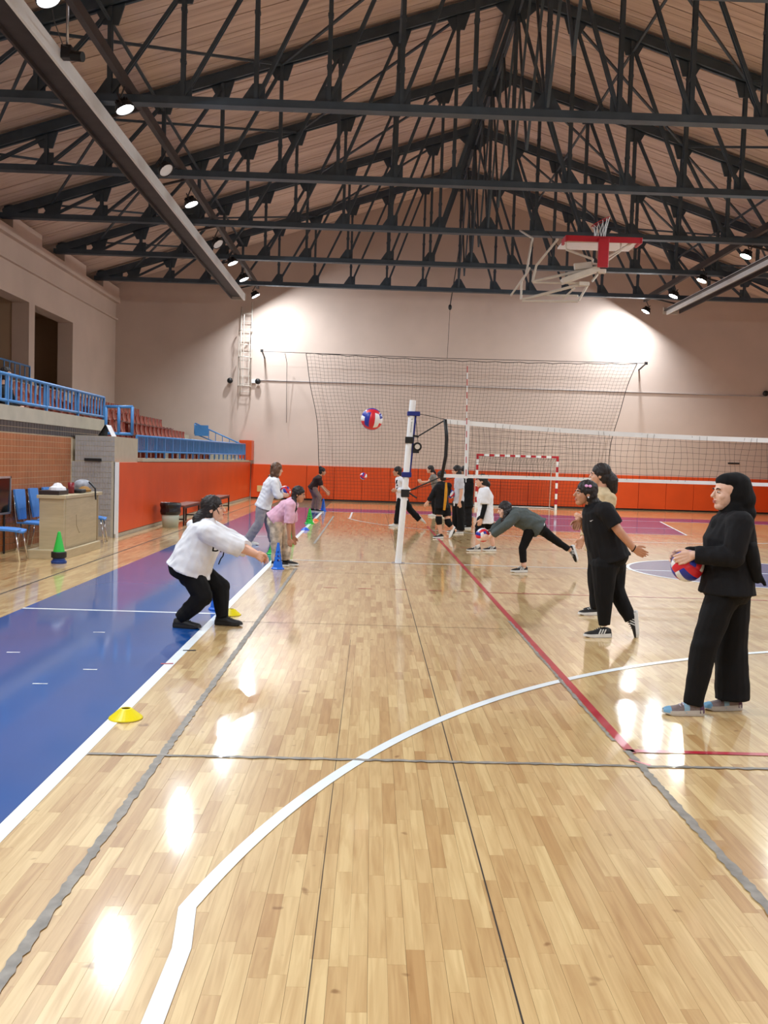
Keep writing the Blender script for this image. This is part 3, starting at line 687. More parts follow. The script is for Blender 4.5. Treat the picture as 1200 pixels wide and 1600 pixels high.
for a in ((13.13, 13.15, .6, 1.18), (14.2, 14.23, .6, 1.18), (13.13, 14.23, 1.15, 1.18), (13.13, 14.23, .6, .63)):
    q = MB(); q.bb(-5.593, -5.56, *a); q.build('frame', M['galv'], bd)
for y in (13.3, 14.0): q = MB(); q.tube([(-5.575, y, .6), (-5.575, y, 0)], .016, 8); q.build('leg', M['blackmetal'], bd)
tag(bd, 'dark glossy board in a silver frame against the tiled wall', 'board')

# bin and benches along the orange wall
bn = empty('bin', (-4.42, 20.2, 0))
q = MB(); q.lathe([(0, 0), (.17, 0), (.2, .38), (.19, .38), (.16, .02)], (-4.4, 20.2, 0), 24); q.build('bucket', M['bin'], bn, smooth=True)
q = MB(); q.lathe([(.205, .28), (.225, .34), (.215, .42), (.235, .5), (.22, .54), (.19, .53), (.17, .4)], (-4.4, 20.2, 0), 17); q.build('bin_liner', M['bag'], bn)
tag(bn, 'pale plastic bin with a black bin liner beside the orange stand wall', 'bin')
def bench(y0, y1, lab):
    b = empty('bench', (-4.35, y0, 0))
    q = MB(); q.bb(-4.55, -4.2, y0, y1, .42, .46); q.build('seat_board', mat('bench_board', (120, 60, 40), .5), b)
    for y in (y0 + .06, y1 - .06):
        for x in (-4.53, -4.22): q = MB(); q.bar((x, y, 0), (x, y, .42), .035, .035); q.build('leg', M['blackmetal'], b)
        q = MB(); q.bar((-4.53, y, .14), (-4.22, y, .14), .03, .03); q.build('cross_bar', M['blackmetal'], b)
    q = MB(); q.bar((-4.22, y0, .4), (-4.22, y1, .4), .03, .03); q.build('side_rail', M['blackmetal'], b)
    tag(b, lab, 'bench')
bench(20.7, 22.6, 'low black framed bench beside the bin along the orange wall')
bench(24.6, 27.3, 'low black framed bench farther along the orange wall from the bin')
# ================================================================== volleyball net and post
NY = 14.3
post = empty('volleyball_post', (.46, NY, 0))
def lean(z): return .46 + .15 * z / 2.55
q = MB(); q.tube([(lean(0), NY, 0), (lean(2.55), NY, 2.55)], .05, 20); q.build('tube', M['white_paint'], post, smooth=False)
q = MB(); q.bar((lean(1.2) + .055, NY, 1.38), (lean(2.35) + .055, NY, 2.36), .02, .05, (1, 0, 0)); q.build('slide_rail', M['navy'], post)
q = MB(); q.box((lean(2.34) + .03, NY, 2.34), (.2, .12, .07)); q.build('top_clamp', M['navy'], post, bevel=.01)
q = MB(); q.box((lean(1.39) + .005, NY, 1.39), (.15, .12, .08)); q.build('lower_clamp', M['navy'], post, bevel=.01)
q = MB(); q.box((lean(1.93) + .0, NY, 1.93), (.13, .13, .1)); q.build('strap', M['black'], post, bevel=.01)
q = MB(); q.tube([(.7, NY - .04, 1.83), (.7, NY + .04, 1.83)], .07, 18); q.box((.68, NY, 1.76), (.1, .07, .06)); wn_ = q.build('winch', M['black'], post)
q = MB(); q.tube([(.7, NY - .075, 1.83), (.7, NY - .04, 1.83)], .04, 14); q.build('spool', M['off_white'], wn_)
q = MB(); q.bar((.62, NY, 2.0), (.72, NY, 1.99), .03, .03); q.build('winch_arm', M['black'], wn_)
q = MB(); q.box((lean(1.1) + .01, NY, 1.1), (.13, .12, .12)); q.build('strap', M['black'], post, bevel=.01)
q = MB(); q.box((.46, NY, .004), (.2, .2, .008)); q.build('floor_plate', M['galv'], post)
q = MB(); ink = mat('grey_ink', (110, 122, 120), .6)
for k in range(9):   # worn vertical lettering, no longer legible
    z = 2.25 - k * .024; x = lean(z) + .012
    if k == 1: continue
    for dx, dz, w_, h_ in ((-.008, 0, .006, .016), (.006, .004, .005, .01), (0, .006, .02, .004)): q.box((x + dx, NY - .0495, z + dz), (w_, .004, h_))
q.build('lettering', ink, post)
tag(post, 'white volleyball post leaning slightly, with blue clamps and a black winch', 'post')

nt = empty('volleyball_net', (6, NY, 1.4)); XA, XB = 1.12, 10.8
def ztop(x): t = (x - XA) / (XB - XA); return 2.265 - .56 * t * (1 - t)
def zbot(x): t = (x - XA) / (XB - XA); return 1.40 + .06 * t * (1 - t)
b = MB(); n = 97
def strand(b, pts, r):
    """three-sided cord"""
    b.tube(pts, r, 3, caps=False)
for i in range(n + 1):
    x = XA + (XB - XA) * i / n; off = .03 * math.sin(i * .35); pts = [(x + off * math.sin(math.pi * j / 4) + .02 * math.sin(i + j), NY + .015 * math.sin(i * .8 + j), zbot(x) + (ztop(x) - zbot(x)) * j / 4) for j in range(5)]
    strand(b, pts, .0022)
for j in range(1, 8):
    pts = []
    for i in range(0, n + 1, 2):
        x = XA + (XB - XA) * i / n; pts.append((x, NY, zbot(x) + (ztop(x) - zbot(x)) * j / 8 + .006 * math.sin(i * .9 + j)))
    strand(b, pts, .0022)
o = b.build('mesh', M['net2'], nt); o['kind'] = 'stuff'
def band(name, f0, f1, m, seg=40, x0=XA, x1=XB, t=.008):
    b = MB(); vs = []; k = seg + 1
    for i in range(k):
        x = x0 + (x1 - x0) * i / seg; vs += [(x, NY - t, f0(x)), (x, NY - t, f1(x)), (x, NY + t, f1(x)), (x, NY + t, f0(x))]
    fs = [(i * 4 + a, i * 4 + (a + 1) % 4, (i + 1) * 4 + (a + 1) % 4, (i + 1) * 4 + a) for i in range(seg) for a in range(4)] + [(0, 1, 2, 3), (seg * 4 + 3, seg * 4 + 2, seg * 4 + 1, seg * 4)]
    b.add(vs, fs); return b.build(name, m, nt)
band('top_band', lambda x: ztop(x) - .06, lambda x: ztop(x) + .012, M['white_paint'])
band('bottom_band', lambda x: zbot(x) - .035, lambda x: zbot(x) + .02, M['white_paint'])
q = MB(); q.tube([(1.12, NY, 2.27), (1.155, NY, 2.0), (1.15, NY, 1.7), (1.1, NY, 1.37)], .028, 10); q.build('end_sleeve', M['black'], nt, smooth=True)
q = MB(); q.tube([(10.8, NY, 2.27), (10.8, NY, 1.37)], .028, 10); q.build('end_sleeve', M['black'], nt, smooth=True)
q = MB(); q.bar((1.475, NY - .012, 1.36), (1.475, NY - .012, 2.27), .06, .012, (0, 1, 0)); q.build('side_band', M['white_paint'], nt)
for nm, a, c, r in (('top_cord', (.7, NY, 2.345), (1.12, NY, 2.27), .005), ('strap', (.72, NY, 2.0), (1.12, NY, 2.26), .012), ('lower_strap', (.55, NY, 1.12), (1.1, NY, 1.38), .012), ('lower_strap', (.56, NY, 1.13), (.72, NY, 1.03), .014), ('winch_cord', (.66, NY, 2.33), (.71, NY, 1.9), .004), ('lower_cord', (.6, NY, 1.14), (1.35, NY, 1.39), .006)):
    q = MB(); q.tube([a, c], r, 6); q.build(nm, M['black'], nt)
tag(nt, 'black mesh volleyball net with white top and bottom bands', 'net')
an = empty('net_antenna', (1.44, NY, 1.42)); 
for k in range(18):
    z = 1.3 + k * .1; q = MB(); q.tube([(1.475 - .04 * (z - 1.4) / 1.7, NY - .03, z), (1.475 - .04 * (z - 1.3) / 1.7, NY - .03, z + .1)], .006, 8); q.build('stripe', M['red_paint'] if k % 2 else M['white_paint'], an)
tag(an, 'thin red and white striped antenna rising above the volleyball net', 'antenna')

# ================================================================== ball-stop net, cable, ladder, wall devices
pn = empty('ball_stop_net', (3.7, 35.2, 0)); PY = 35.1
def le(z): t = z / 5.6; return -1.98 - .12 * t - .55 * max(0, (t - .35) / .65) ** 1.3
def re(z): t = z / 5.6; return 9.05 + .2 * t + .75 * max(0, (t - .3) / .7) ** 1.8
def ptn(u, t):
    ztop_ = 5.62 - .1 * math.sin(math.pi * u) + .02 * math.sin(u * 90); z = .04 + (ztop_ - .04) * t
    x = le(z) + (re(z) - le(z)) * u
    z += -.05 * math.sin(math.pi * t) * math.sin(u * 9 + t * 5); return (x + .03 * math.sin(t * 14 + u * 5), PY + .1 * math.sin(u * 21) * (1 - t) * t * 2, z)
b = MB(); nu, nv = 84, 42
for i in range(nu + 1): strand(b, [ptn(i / nu, j / 21) for j in range(22)], .0042)
for j in range(nv + 1): strand(b, [ptn(i / 42, j / nv) for i in range(43)], .0042)
o = b.build('mesh', M['net'], pn); o['kind'] = 'stuff'
q = MB(); q.tube([(-4.3, PY, 5.64), (2.7, PY, 5.6), (10.36, PY, 5.66)], .012, 6); q.build('cable', M['blackmetal'], pn)
for u in (0, 1): q = MB(); q.tube([ptn(u, j / 20) for j in range(21)], .014, 6); q.build('edge_cord', M['net'], pn)
q = MB(); q.tube([ptn(i / 40, 1) for i in range(41)], .014, 6); q.build('edge_cord', M['net'], pn)
q = MB(); q.tube([ptn(i / 40, 0) for i in range(41)], .02, 6); q.build('edge_cord', M['net'], pn)
for x in (-4.3, 10.36):
    q = MB(); q.tube([(x, PY - .02, 5.66), (x, Y1, 5.5)], .03, 8); q.box((x, PY, 5.66), (.1, .1, .1)); q.build('wall_bracket', M['blackmetal'], pn)
tag(pn, 'tall dark ball-stop net hanging from a cable in front of the end wall', 'net')
hp = empty('hoist_rope', (2.75, 35.2, 5.7)); q = MB(); q.tube([(2.75, PY, 5.6), (2.8, PY + .1, 7.5)], .008, 5); q.build('rope', M['net'], hp)
q = MB(); q.ell((2.8, PY + .1, 7.55), (.07, .07, .11)); q.build('pulley', M['blackmetal'], hp, smooth=True)
q = MB(); q.tube([(2.8, PY + .1, 7.6), (2.95, 33.66, 9.5)], .02, 6); q.build('hanger_rod', M['blackmetal'], hp)
tag(hp, 'thin hoist rope with a dark pulley above the middle of the ball-stop net', 'rope')
hr = empty('loose_cord', (-3.6, 35.85, 3)); q = MB(); q.tube([(-3.42, PY + .02, 5.6), (-3.4, 35.7, 5.3), (-3.38, 35.9, 3.0)], .01, 5); q.build('cord', M['net'], hr)
tag(hr, 'thin loose cord hanging down the end wall from the net cable', 'cord')
ld = empty('wall_ladder', (-5.0, 35.8, 4.3))
for x, z0, z1 in ((-5.2, 4.0, 7.4), (-4.8, 4.0, 7.6)):
    q = MB(); q.tube([(x, 35.8, z0), (x, 35.8, z1)], .022, 8); q.build('stringer', M['off_white'], ld, smooth=True)
for k in range(11): q = MB(); q.tube([(-5.2, 35.8, 4.15 + .3 * k), (-4.8, 35.8, 4.15 + .3 * k)], .013, 6); q.build('rung', M['off_white'], ld)
for z in (4.35, 5.45, 6.45): 
    q = MB(); q.tube([(-5.28, 35.78, z)] + [(-5.03 - .25 * math.cos(a), 35.78 - .45 * math.sin(a), z) for a in np.linspace(.2, math.pi - .2, 9)] + [(-4.78, 35.78, z)], .018, 6); q.build('cage_hoop', M['off_white'], ld)
for a in (.6, 1.57, 2.5): q = MB(); q.tube([(-5.03 - .25 * math.cos(a), 35.78 - .45 * math.sin(a), 4.35), (-5.03 - .25 * math.cos(a), 35.78 - .45 * math.sin(a), 6.45 + (.6 if a == 1.57 else 0))], .014, 6); q.build('cage_bar', M['off_white'], ld)
for x in (-5.2, -4.8):
    for z in (4.3, 5.8, 7.2): q = MB(); q.tube([(x, 35.8, z), (x, Y1 + .01, z)], .012, 6); q.build('wall_bracket', M['off_white'], ld)
tag(ld, 'off-white caged ladder fixed high on the end wall below the gantry', 'ladder')
for x, z, lab in ((-5.6, 4.56, 'black round wall speaker in the dim corner beside the caged ladder'), (-4.52, 4.56, 'black round wall speaker with a white box beside the ladder'), (15.33, 4.73, 'black round wall speaker far along the end wall, opposite the stand')):
    r = empty('wall_speaker', (x, 35.9, z)); q = MB(); q.lathe([(0, .12), (.08, .11), (.11, .05), (.11, 0), (.06, -.05), (.0, -.05)], (x, 35.85, z), 18, (0, -1, 0)); q.build('body', M['black'], r, smooth=True)
    if x == -4.52: q = MB(); q.bb(x - .25, x - .1, 35.88, 35.99, z - .06, z + .08); q.build('junction_box', M['white_paint'], r)
    else: q = MB(); q.bb(x - .04, x + .04, 35.9, 35.99, z - .03, z + .03); q.build('mount', M['blackmetal'], r)
    tag(r, lab, 'speaker')

# ================================================================== handball goal
GY, GX0, GX1 = 34.0, 3.92, 6.9
gl_ = empty('handball_goal', ((GX0 + GX1) / 2, GY, 0))
for x in (GX0, GX1):
    for k in range(10):
        q = MB(); q.bb(x - .04, x + .04, GY - .04, GY + .04, .2 * k, .2 * k + .2); q.build('post_band', M['red_paint'] if k % 2 else M['white_paint'], gl_)
n = 15
for k in range(n):
    a = GX0 + .04 + (GX1 - GX0 - .08) * k / n; q = MB(); q.bb(a, a + (GX1 - GX0 - .08) / n, GY - .04, GY + .04, 1.92, 2.0); q.build('bar_band', M['white_paint'] if k % 2 else M['red_paint'], gl_)
for x in (GX0 + .05, GX1 - .05):
    q = MB(); q.tube([(x, GY, 1.95), (x, GY + .8, 1.7), (x, GY + .95, 0)], .016, 6); q.build('net_hoop', M['white_paint'], gl_, smooth=True)
    q = MB(); q.tube([(x, GY, .03), (x, GY + .95, .03)], .02, 6); q.build('base_tube', M['white_paint'], gl_)
q = MB(); q.tube([(GX0, GY + .95, .03), (GX1, GY + .95, .03)], .02, 6); q.build('base_tube', M['white_paint'], gl_)
b = MB()
for i in range(31):
    x = GX0 + (GX1 - GX0) * i / 30; strand(b, [(x, GY, 1.95), (x, GY + .6, 1.72), (x, GY + .85, 1.2), (x, GY + .95, .05)], .0035)
for j in range(20):
    t = j / 19; p = (GY + .6 * t / .25, 1.95 - .23 * t / .25) if t < .25 else (GY + .6 + .35 * (t - .25) / .75, 1.72 - 1.67 * (t - .25) / .75)
    strand(b, [(GX0, p[0], p[1]), ((GX0 + GX1) / 2, p[0] + .02, p[1] - .03), (GX1, p[0], p[1])], .0035)
o = b.build('net', M['net2'], gl_); o['kind'] = 'stuff'
tag(gl_, 'handball goal with red and white striped posts before the end wall', 'goal')

# ================================================================== basketball goal folded up under the roof
BY = 22.6
def B(px, py, dy=0): return at_y(px, py, BY + dy)
bk = empty('basketball_goal', (5.6, BY, 6))
def tb_(name, pts, r, m='off_white'): q = MB(); q.tube(pts, r, 8); return q.build(name, M[m], bk, smooth=False)
l, r_ = B(884, 368), B(1000, 371)
q = MB(); q.bb(l.x, r_.x, BY - .1, BY + 1.0, l.z - .1, l.z - .06); q.build('backboard', M['white_paint'], bk)
q = MB(); q.bb(l.x, r_.x, BY - .14, BY - .1, l.z - .16, l.z - .02); q.build('board_padding', M['red_paint'], bk, bevel=.01)
for x in (l.x, r_.x): q = MB(); q.bb(x - .03, x + .03, BY - .14, BY + .35, l.z - .16, l.z - .02); q.build('board_padding', M['red_paint'], bk, bevel=.01)
c = B(941, 375); d = B(941, 420)
q = MB(); q.bb(c.x - .13, c.x + .13, BY - .2, BY - .12, d.z, c.z); q.build('padded_mast', M['red_paint'], bk, bevel=.015)
h = B(943, 343); rim = MB(); rim.tube([(h.x + .22 * math.cos(a), BY + .3 + .22 * math.sin(a), h.z + .02 + .12 * math.cos(a)) for a in np.linspace(0, 2 * math.pi, 25)[:-1]], .011, 6, closed=True); rim.build('rim', M['red_paint'], bk)
b = MB()
for k in range(12):
    a = 2 * math.pi * k / 12; a2 = a + math.pi / 12
    b.tube([(h.x + .22 * math.cos(a), BY + .3 + .22 * math.sin(a), h.z + .02 + .12 * math.cos(a)), (h.x + .15 * math.cos(a2), BY + .3 + .15 * math.sin(a2), h.z - .16), (h.x + .13 * math.cos(a), BY + .3 + .13 * math.sin(a), h.z - .36)], .009, 4)
b.build('hoop_net', M['white_paint'], bk)
for nm, pts, r in (
    ('frame_tube', [B(884, 378), B(885, 390), B(926, 405)], .03), ('frame_tube', [B(995, 374), B(970, 390), B(945, 404)], .03), ('frame_tube', [B(970, 378), B(970, 392), B(948, 408)], .025),
    ('frame_tube', [B(884, 377), B(985, 378)], .03), ('frame_tube', [B(926, 405), B(926, 412), B(940, 414)], .03),
    ('frame_tube', [B(872, 373), B(838, 415, .2), B(832, 440, .2)], .03), ('frame_tube', [B(832, 440, .2), B(930, 418)], .035), ('frame_tube', [B(832, 441, .2), B(910, 443)], .025),
    ('frame_tube', [B(816, 468, .3), B(905, 445)], .035), ('frame_tube', [B(816, 470, .3), B(903, 471)], .03), ('frame_tube', [B(904, 470), B(918, 446)], .03), ('frame_tube', [B(925, 440), B(934, 428)], .03),
    ('frame_tube', [B(814, 468, .3), B(815, 440, .3), B(828, 418, .3)], .025), ('frame_tube', [B(798, 462, .5), B(822, 428, .4), B(832, 372, .4)], .025), ('frame_tube', [B(850, 461, .3), B(903, 462)], .025), ('frame_tube', [B(880, 466, .2), B(898, 450)], .025)):
    tb_(nm, pts, r)
a = B(878, 440); e_ = B(935, 420)
q = MB(); q.bar(a, e_, .3, .14); q.build('main_arm', M['off_white'], bk, bevel=.02)
a = B(897, 417); e_ = B(925, 414); q = MB(); q.bar(a, e_, .1, .16); q.build('winch_box', M['off_white'], bk, bevel=.02)
q = MB(); q.box(B(940, 424), (.2, .12, .1)); q.build('joint_block', M['off_white'], bk, bevel=.01)
q = MB(); q.box(B(912, 444), (.25, .15, .1)); q.build('joint_block', M['off_white'], bk, bevel=.01)
for px in (884, 1000):
    p = B(px, 372); q = MB(); q.tube([p + V((0, .9, 0)), V((p.x, 25.1, 7.95))], .012, 6); q.build('hanger', M['blackmetal'], bk)
p = B(832, 372, .4); q = MB(); q.tube([p, V((p.x, 25.1, 7.95))], .025, 6); q.build('hanger', M['off_white'], bk)
tag(bk, 'basketball goal with red-edged board folded up under the roof trusses', 'basketball goal')

# ================================================================== balls
def ball_mat():
    m = bpy.data.materials.new('tricolour_ball'); m.use_nodes = True; N = m.node_tree.nodes; L = m.node_tree.links; bs = N['Principled BSDF']
    at = N.new('ShaderNodeAttribute'); at.attribute_name = 'panel'; no = N.new('ShaderNodeTexNoise'); no.inputs['Scale'].default_value = 300
    bp = N.new('ShaderNodeBump'); bp.inputs['Strength'].default_value = .1; L.new(no.outputs['Fac'], bp.inputs['Height']); L.new(bp.outputs[0], bs.inputs['Normal'])
    L.new(at.outputs['Color'], bs.inputs['Base Color']); bs.inputs['Roughness'].default_value = .4; return m
M['ball'] = ball_mat()
def ball_mesh():
    """18-panel volleyball: a projected cube, every face cut into three strips"""
    R = .105; n = 12; cols = [lin((214, 36, 52)), lin((236, 238, 242)), lin((36, 52, 160))]; vs = []; fs = []; cc = []
    ax = [((1, 0, 0), (0, 1, 0), (0, 0, 1)), ((-1, 0, 0), (0, 1, 0), (0, 0, 1)), ((0, 1, 0), (0, 0, 1), (1, 0, 0)), ((0, -1, 0), (0, 0, 1), (1, 0, 0)), ((0, 0, 1), (1, 0, 0), (0, 1, 0)), ((0, 0, -1), (1, 0, 0), (0, 1, 0))]
    for fi, (N_, U_, W_) in enumerate(ax):
        N_, U_, W_ = V(N_), V(U_), V(W_)
        for s in range(3):
            for i in range(4):
                for j in range(n):
                    o = len(vs); 
                    for di, dj in ((0, 0), (1, 0), (1, 1), (0, 1)):
                        a = (-1 + 2 * (s * 4 + i + di) / 12); b_ = (-1 + 2 * (j + dj) / n); p = (N_ + U_ * math.tan(a * math.pi / 4) + W_ * math.tan(b_ * math.pi / 4)).normalized()
                        edge = (i + di in (0, 4)) or (j + dj in (0, n)); vs.append(p * (R - (.0025 if edge else 0)))
                    fs.append((o, o + 1, o + 2, o + 3)); cc.append(cols[(s + fi // 2) % 3])
    me = bpy.data.meshes.new('volleyball'); me.from_pydata(vs, [], fs); a = me.color_attributes.new('panel', 'FLOAT_COLOR', 'CORNER')
    a.data.foreach_set('color', np.repeat(np.array([c + (1,) for c in cc], dtype=np.float32), 4, 0).ravel()); me.shade_smooth(); me.materials.append(M['ball']); return me
bmesh_ball = ball_mesh()
def ball(p, rot, lab):
    o = bpy.data.objects.new('volleyball', bmesh_ball); COL.objects.link(o); o.location = p; o.rotation_euler = rot; tag(o, lab, 'ball', 'red, white and blue volleyballs'); return o
ball(at_y(581, 655, 8.8), (math.pi / 2 + .15, .12, .05), 'red, white and blue volleyball flying in mid air left of the white post')
ball(at_y(568, 744, 27), (1, .5, .2), 'small distant volleyball in mid air before the ball-stop net')

# ================================================================== cones
def cone(x, y, m, h, w, lab, base=True):
    r = empty('training_cone', (x, y, 0)); q = MB()
    n = 30; K = 12; prof = [(w * (.47 - .37 * i / K), .028 + (h - .028) * i / K) for i in range(K + 1)]      # hollow shell, the round holes cut through it
    holes = {(3 + 2 * j, (6 * k + 4 + d) % n) for j in range(3) for k in range(5) for d in range(3 - j // 2)}
    ov = [(x + (rr - t) * math.cos(2 * math.pi * j / n), y + (rr - t) * math.sin(2 * math.pi * j / n), z) for t in (0, .003) for rr, z in prof for j in range(n)]; o2 = (K + 1) * n
    q.add(ov, [tuple(b_ + v for v in (i * n + j, i * n + (j + 1) % n, (i + 1) * n + (j + 1) % n, (i + 1) * n + j)) for b_ in (0, o2) for i in range(K) for j in range(n) if (i, j) not in holes] + [(K * n + j, K * n + (j + 1) % n, o2 + K * n + (j + 1) % n, o2 + K * n + j) for j in range(n)])
    q.build('cone_body', m, r, smooth=False)
    q = MB(); q.lathe([(0, 0), (w * .62, 0), (w * .63, .012), (w * .5, .028), (0, .028)], (x, y, 0), 8); q.build('base', m, r)
    tag(r, lab, 'cone'); return r
cone(-1.3, 13.05, M['cone_blue'], .38, .15, 'blue training cone with round holes before the pink-shirted player')
cone(-1.46, 17.0, M['cone_green'], .38, .14, 'green training cone with round holes just behind the pink-shirted player')
cone(-1.5, 22.65, M['cone_green'], .38, .2, 'green training cone on the white sideline between blue and orange discs')
cone(-1.46, 28.3, M['cone_blue'], .4, .17, 'blue training cone at the feet of the player in dark brown shirt')
cone(-1.6, 15.1, M['cone_green'], .2, .16, 'small green cone half hidden behind the pink-shirted player')
cone(-1.56, 9.4, M['cone_blue'], .3, .13, 'blue cone half hidden behind the legs of the player in white hoodie')
gc = empty('floor_cone', (-4.4, 13.0, 0)); q = MB(); q.lathe([(.085, .14), (.02, .44), (.012, .45), (0, .45)], (-4.4, 13.0, 0), 24); q.build('cone_body', M['cone_green'], gc, smooth=False)
q = MB(); q.lathe([(0, .075), (.09, .075), (.105, .085), (.105, .155), (.095, .165), (.08, .165)], (-4.4, 13, 0), 24); q.build('collar', M['black'], gc)
q = MB(); q.lathe([(.0, 0), (.105, 0), (.108, .03), (.085, .05), (.08, .076), (0, .076)], (-4.4, 13, 0), 24); q.build('base', mat('base_blue', (24, 60, 130), .5), gc)
tag(gc, 'tall green cone on a black collar and blue base in front of the desk', 'cone')
def disc_cone(x, y, m, lab, r=.1):
    q = MB(); q.lathe([(r, 0), (r * .98, .006), (r * .35, .058), (r * .28, .06), (r * .26, .056), (r * .9, .004)], (x, y, .003), 28); o = q.build('disc_cone', m, None, (x, y, 0), smooth=False); tag(o, lab, 'disc cone'); return o
disc_cone(-1.42, 5.4, M['yellow'], 'yellow disc cone lying on the white sideline by the blue border')
disc_cone(-1.36, 9.1, M['yellow'], 'yellow disc cone beside the shoes of the player in white hoodie')
disc_cone(-1.45, 20.5, M['blue_disc'], 'small blue disc cone on the white sideline before a green cone')
disc_cone(-1.42, 23.7, M['orange_disc'], 'small orange disc cone on the white sideline behind a green cone')
# ================================================================== people
def loft(mb, rings, n=20):
    """rings of (centre, side vector, forward vector): closed elliptical sleeve"""
    o = []
    for c, s, f in rings: o += [V(c) + V(s) * math.cos(2 * math.pi * j / n) + V(f) * math.sin(2 * math.pi * j / n) for j in range(n)]
    k = len(rings); fs = [(i * n + j, i * n + (j + 1) % n, (i + 1) * n + (j + 1) % n, (i + 1) * n + j) for i in range(k - 1) for j in range(n)]
    mb.add(o, fs + [tuple(range(n - 1, -1, -1)), tuple(range((k - 1) * n, k * n))])
def limb(mb, pts, rs, round_end=True, round_start=True):
    pts = [V(p) for p in pts]; P = []; R = []
    for i in range(len(pts) - 1):
        m = 4
        for j in range(m): t = j / m; P.append(pts[i].lerp(pts[i + 1], t)); R.append(rs[i] + (rs[i + 1] - rs[i]) * t)
    P.append(pts[-1]); R.append(rs[-1])
    mb.tube(P, R, 14)
    for i, p in enumerate(pts):
        if (i == 0 and not round_start) or (i == len(pts) - 1 and not round_end): continue
        mb.ell(p, (rs[i] * .99,) * 3, None, 12, 8)
def cut(pts, rs, t):
    """first part of a poly-line up to parameter t (1 = second point)"""
    if t > len(pts) - 1:
        d = (V(pts[-1]) - V(pts[-2])); return [V(p) for p in pts[:-1]] + [V(pts[-1]) + d * (t - len(pts) + 1)], list(rs)
    i = int(min(t, len(pts) - 1)); f = t - i; P = [V(p) for p in pts[:i + 1]]; R = list(rs[:i + 1])
    if f > .01 and i + 1 < len(pts): P.append(V(pts[i]).lerp(V(pts[i + 1]), f)); R.append(rs[i] + (rs[i + 1] - rs[i]) * f)
    return P, R
def frame(x, up):
    x = V(x).normalized(); y = V(up).cross(x).normalized(); z = x.cross(y); return Matrix((x, y, z)).transposed()
def hand(mb, wr, tip, thumb, sc=1.0, curl=.35, toward=None):
    """palm, four unequal bent fingers and a thumb leaving the side of the palm"""
    wr = V(wr); d = (V(tip) - wr).normalized(); t = V(thumb); t = (t - d * t.dot(d)).normalized(); nrm = t.cross(d)
    if toward is not None and nrm.dot(V(toward) - wr) < 0: nrm = -nrm      # the palm faces the ball held, else the body
    sc *= .92; L = .085 * sc
    for k, (off, fl) in enumerate(((.034, .07), (.0115, .08), (-.0115, .074), (-.033, .058))):
        b = wr + t * off * .55 * sc; kn = wr + d * L * (1 - .06 * abs(k - 1)) + t * off * sc
        limb(mb, [b, kn], [.013 * sc, .012 * sc])
        d1 = (d * math.cos(curl * .6) + nrm * math.sin(curl * .6)); d2 = (d * math.cos(curl * 1.7) + nrm * math.sin(curl * 1.7)); d3 = (d * math.cos(curl * 2.6) + nrm * math.sin(curl * 2.6))
        a = kn + d1 * fl * .45 * sc; c = a + d2 * fl * .32 * sc; e = c + d3 * fl * .25 * sc
        limb(mb, [kn, a, c, e], [.0092 * sc, .0084 * sc, .008 * sc, .007 * sc])
    b = wr + d * .02 * sc + t * .018 * sc; a = b + (d * .6 + t * .7 + nrm * .2).normalized() * .045 * sc; c = a + (d * .85 + t * .3 + nrm * .3).normalized() * .03 * sc; e = c + (d * .95 + nrm * .35).normalized() * .025 * sc
    limb(mb, [b, a, c, e], [.015 * sc, .0115 * sc, .0105 * sc, .009 * sc])
QUEUE = []
def fuse(mb, name, m, voxel, parent, org, smooth=3, ratio=1.0, fold=0.0, fscale=9.0, extra=None):
    """queue overlapping closed shapes to be grown into one continuous skin"""
    me = bpy.data.meshes.new(name); me.from_pydata([V(p) - V(org) for p in mb.v], [], mb.f)
    bm = bmesh.new(); bm.from_mesh(me); bmesh.ops.remove_doubles(bm, verts=bm.verts, dist=1e-6); bmesh.ops.recalc_face_normals(bm, faces=bm.faces); bm.to_mesh(me); bm.free()
    o = bpy.data.objects.new(name, me); COL.objects.link(o); o.location = org
    r = o.modifiers.new('r', 'REMESH'); r.mode = 'VOXEL'; r.voxel_size = voxel; r.use_smooth_shade = True
    if smooth: s = o.modifiers.new('s', 'SMOOTH'); s.factor = .5; s.iterations = smooth
    if ratio < 1: d = o.modifiers.new('d', 'DECIMATE'); d.ratio = ratio
    me.materials.append(m)
    if parent is not None: put(o, parent)
    QUEUE.append((o, m, fold, fscale)); return o
def finish():
    bpy.context.view_layer.update(); dg = bpy.context.evaluated_depsgraph_get(); new = []
    for o, m, fold, fs in QUEUE: new.append(bpy.data.meshes.new_from_object(o.evaluated_get(dg)))
    for (o, m, fold, fs), me in zip(QUEUE, new):
        o.modifiers.clear(); old = o.data; me.name = o.name; o.data = me; bpy.data.meshes.remove(old)
        me.materials.clear(); me.materials.append(m)
        if fold:
            n = len(me.vertices); co = np.empty(n * 3, np.float32); me.vertices.foreach_get('co', co); co = co.reshape(-1, 3)
            nr = np.empty(n * 3, np.float32); me.vertex_normals.foreach_get('vector', nr); nr = nr.reshape(-1, 3); h = np.zeros(n, np.float32); rs = np.random.RandomState(n % 997)
            for k in range(7):
                d = rs.normal(size=3); d[2] *= .9; d /= np.linalg.norm(d); ph = rs.rand() * 6.28; f = fs * (1 + k * .55); w_ = .5 * np.sin(co @ rs.normal(size=3) * fs * .5 + ph)
                h += np.sin(co @ d * f * 1.6 + ph + 1.6 * w_) / (1 + .5 * k)
            h = np.sign(h) * np.abs(h) ** .8
            co = co + nr * (h * fold * .5)[:, None]; me.vertices.foreach_set('co', co.ravel().astype(np.float32)); me.update()
        me.shade_smooth()

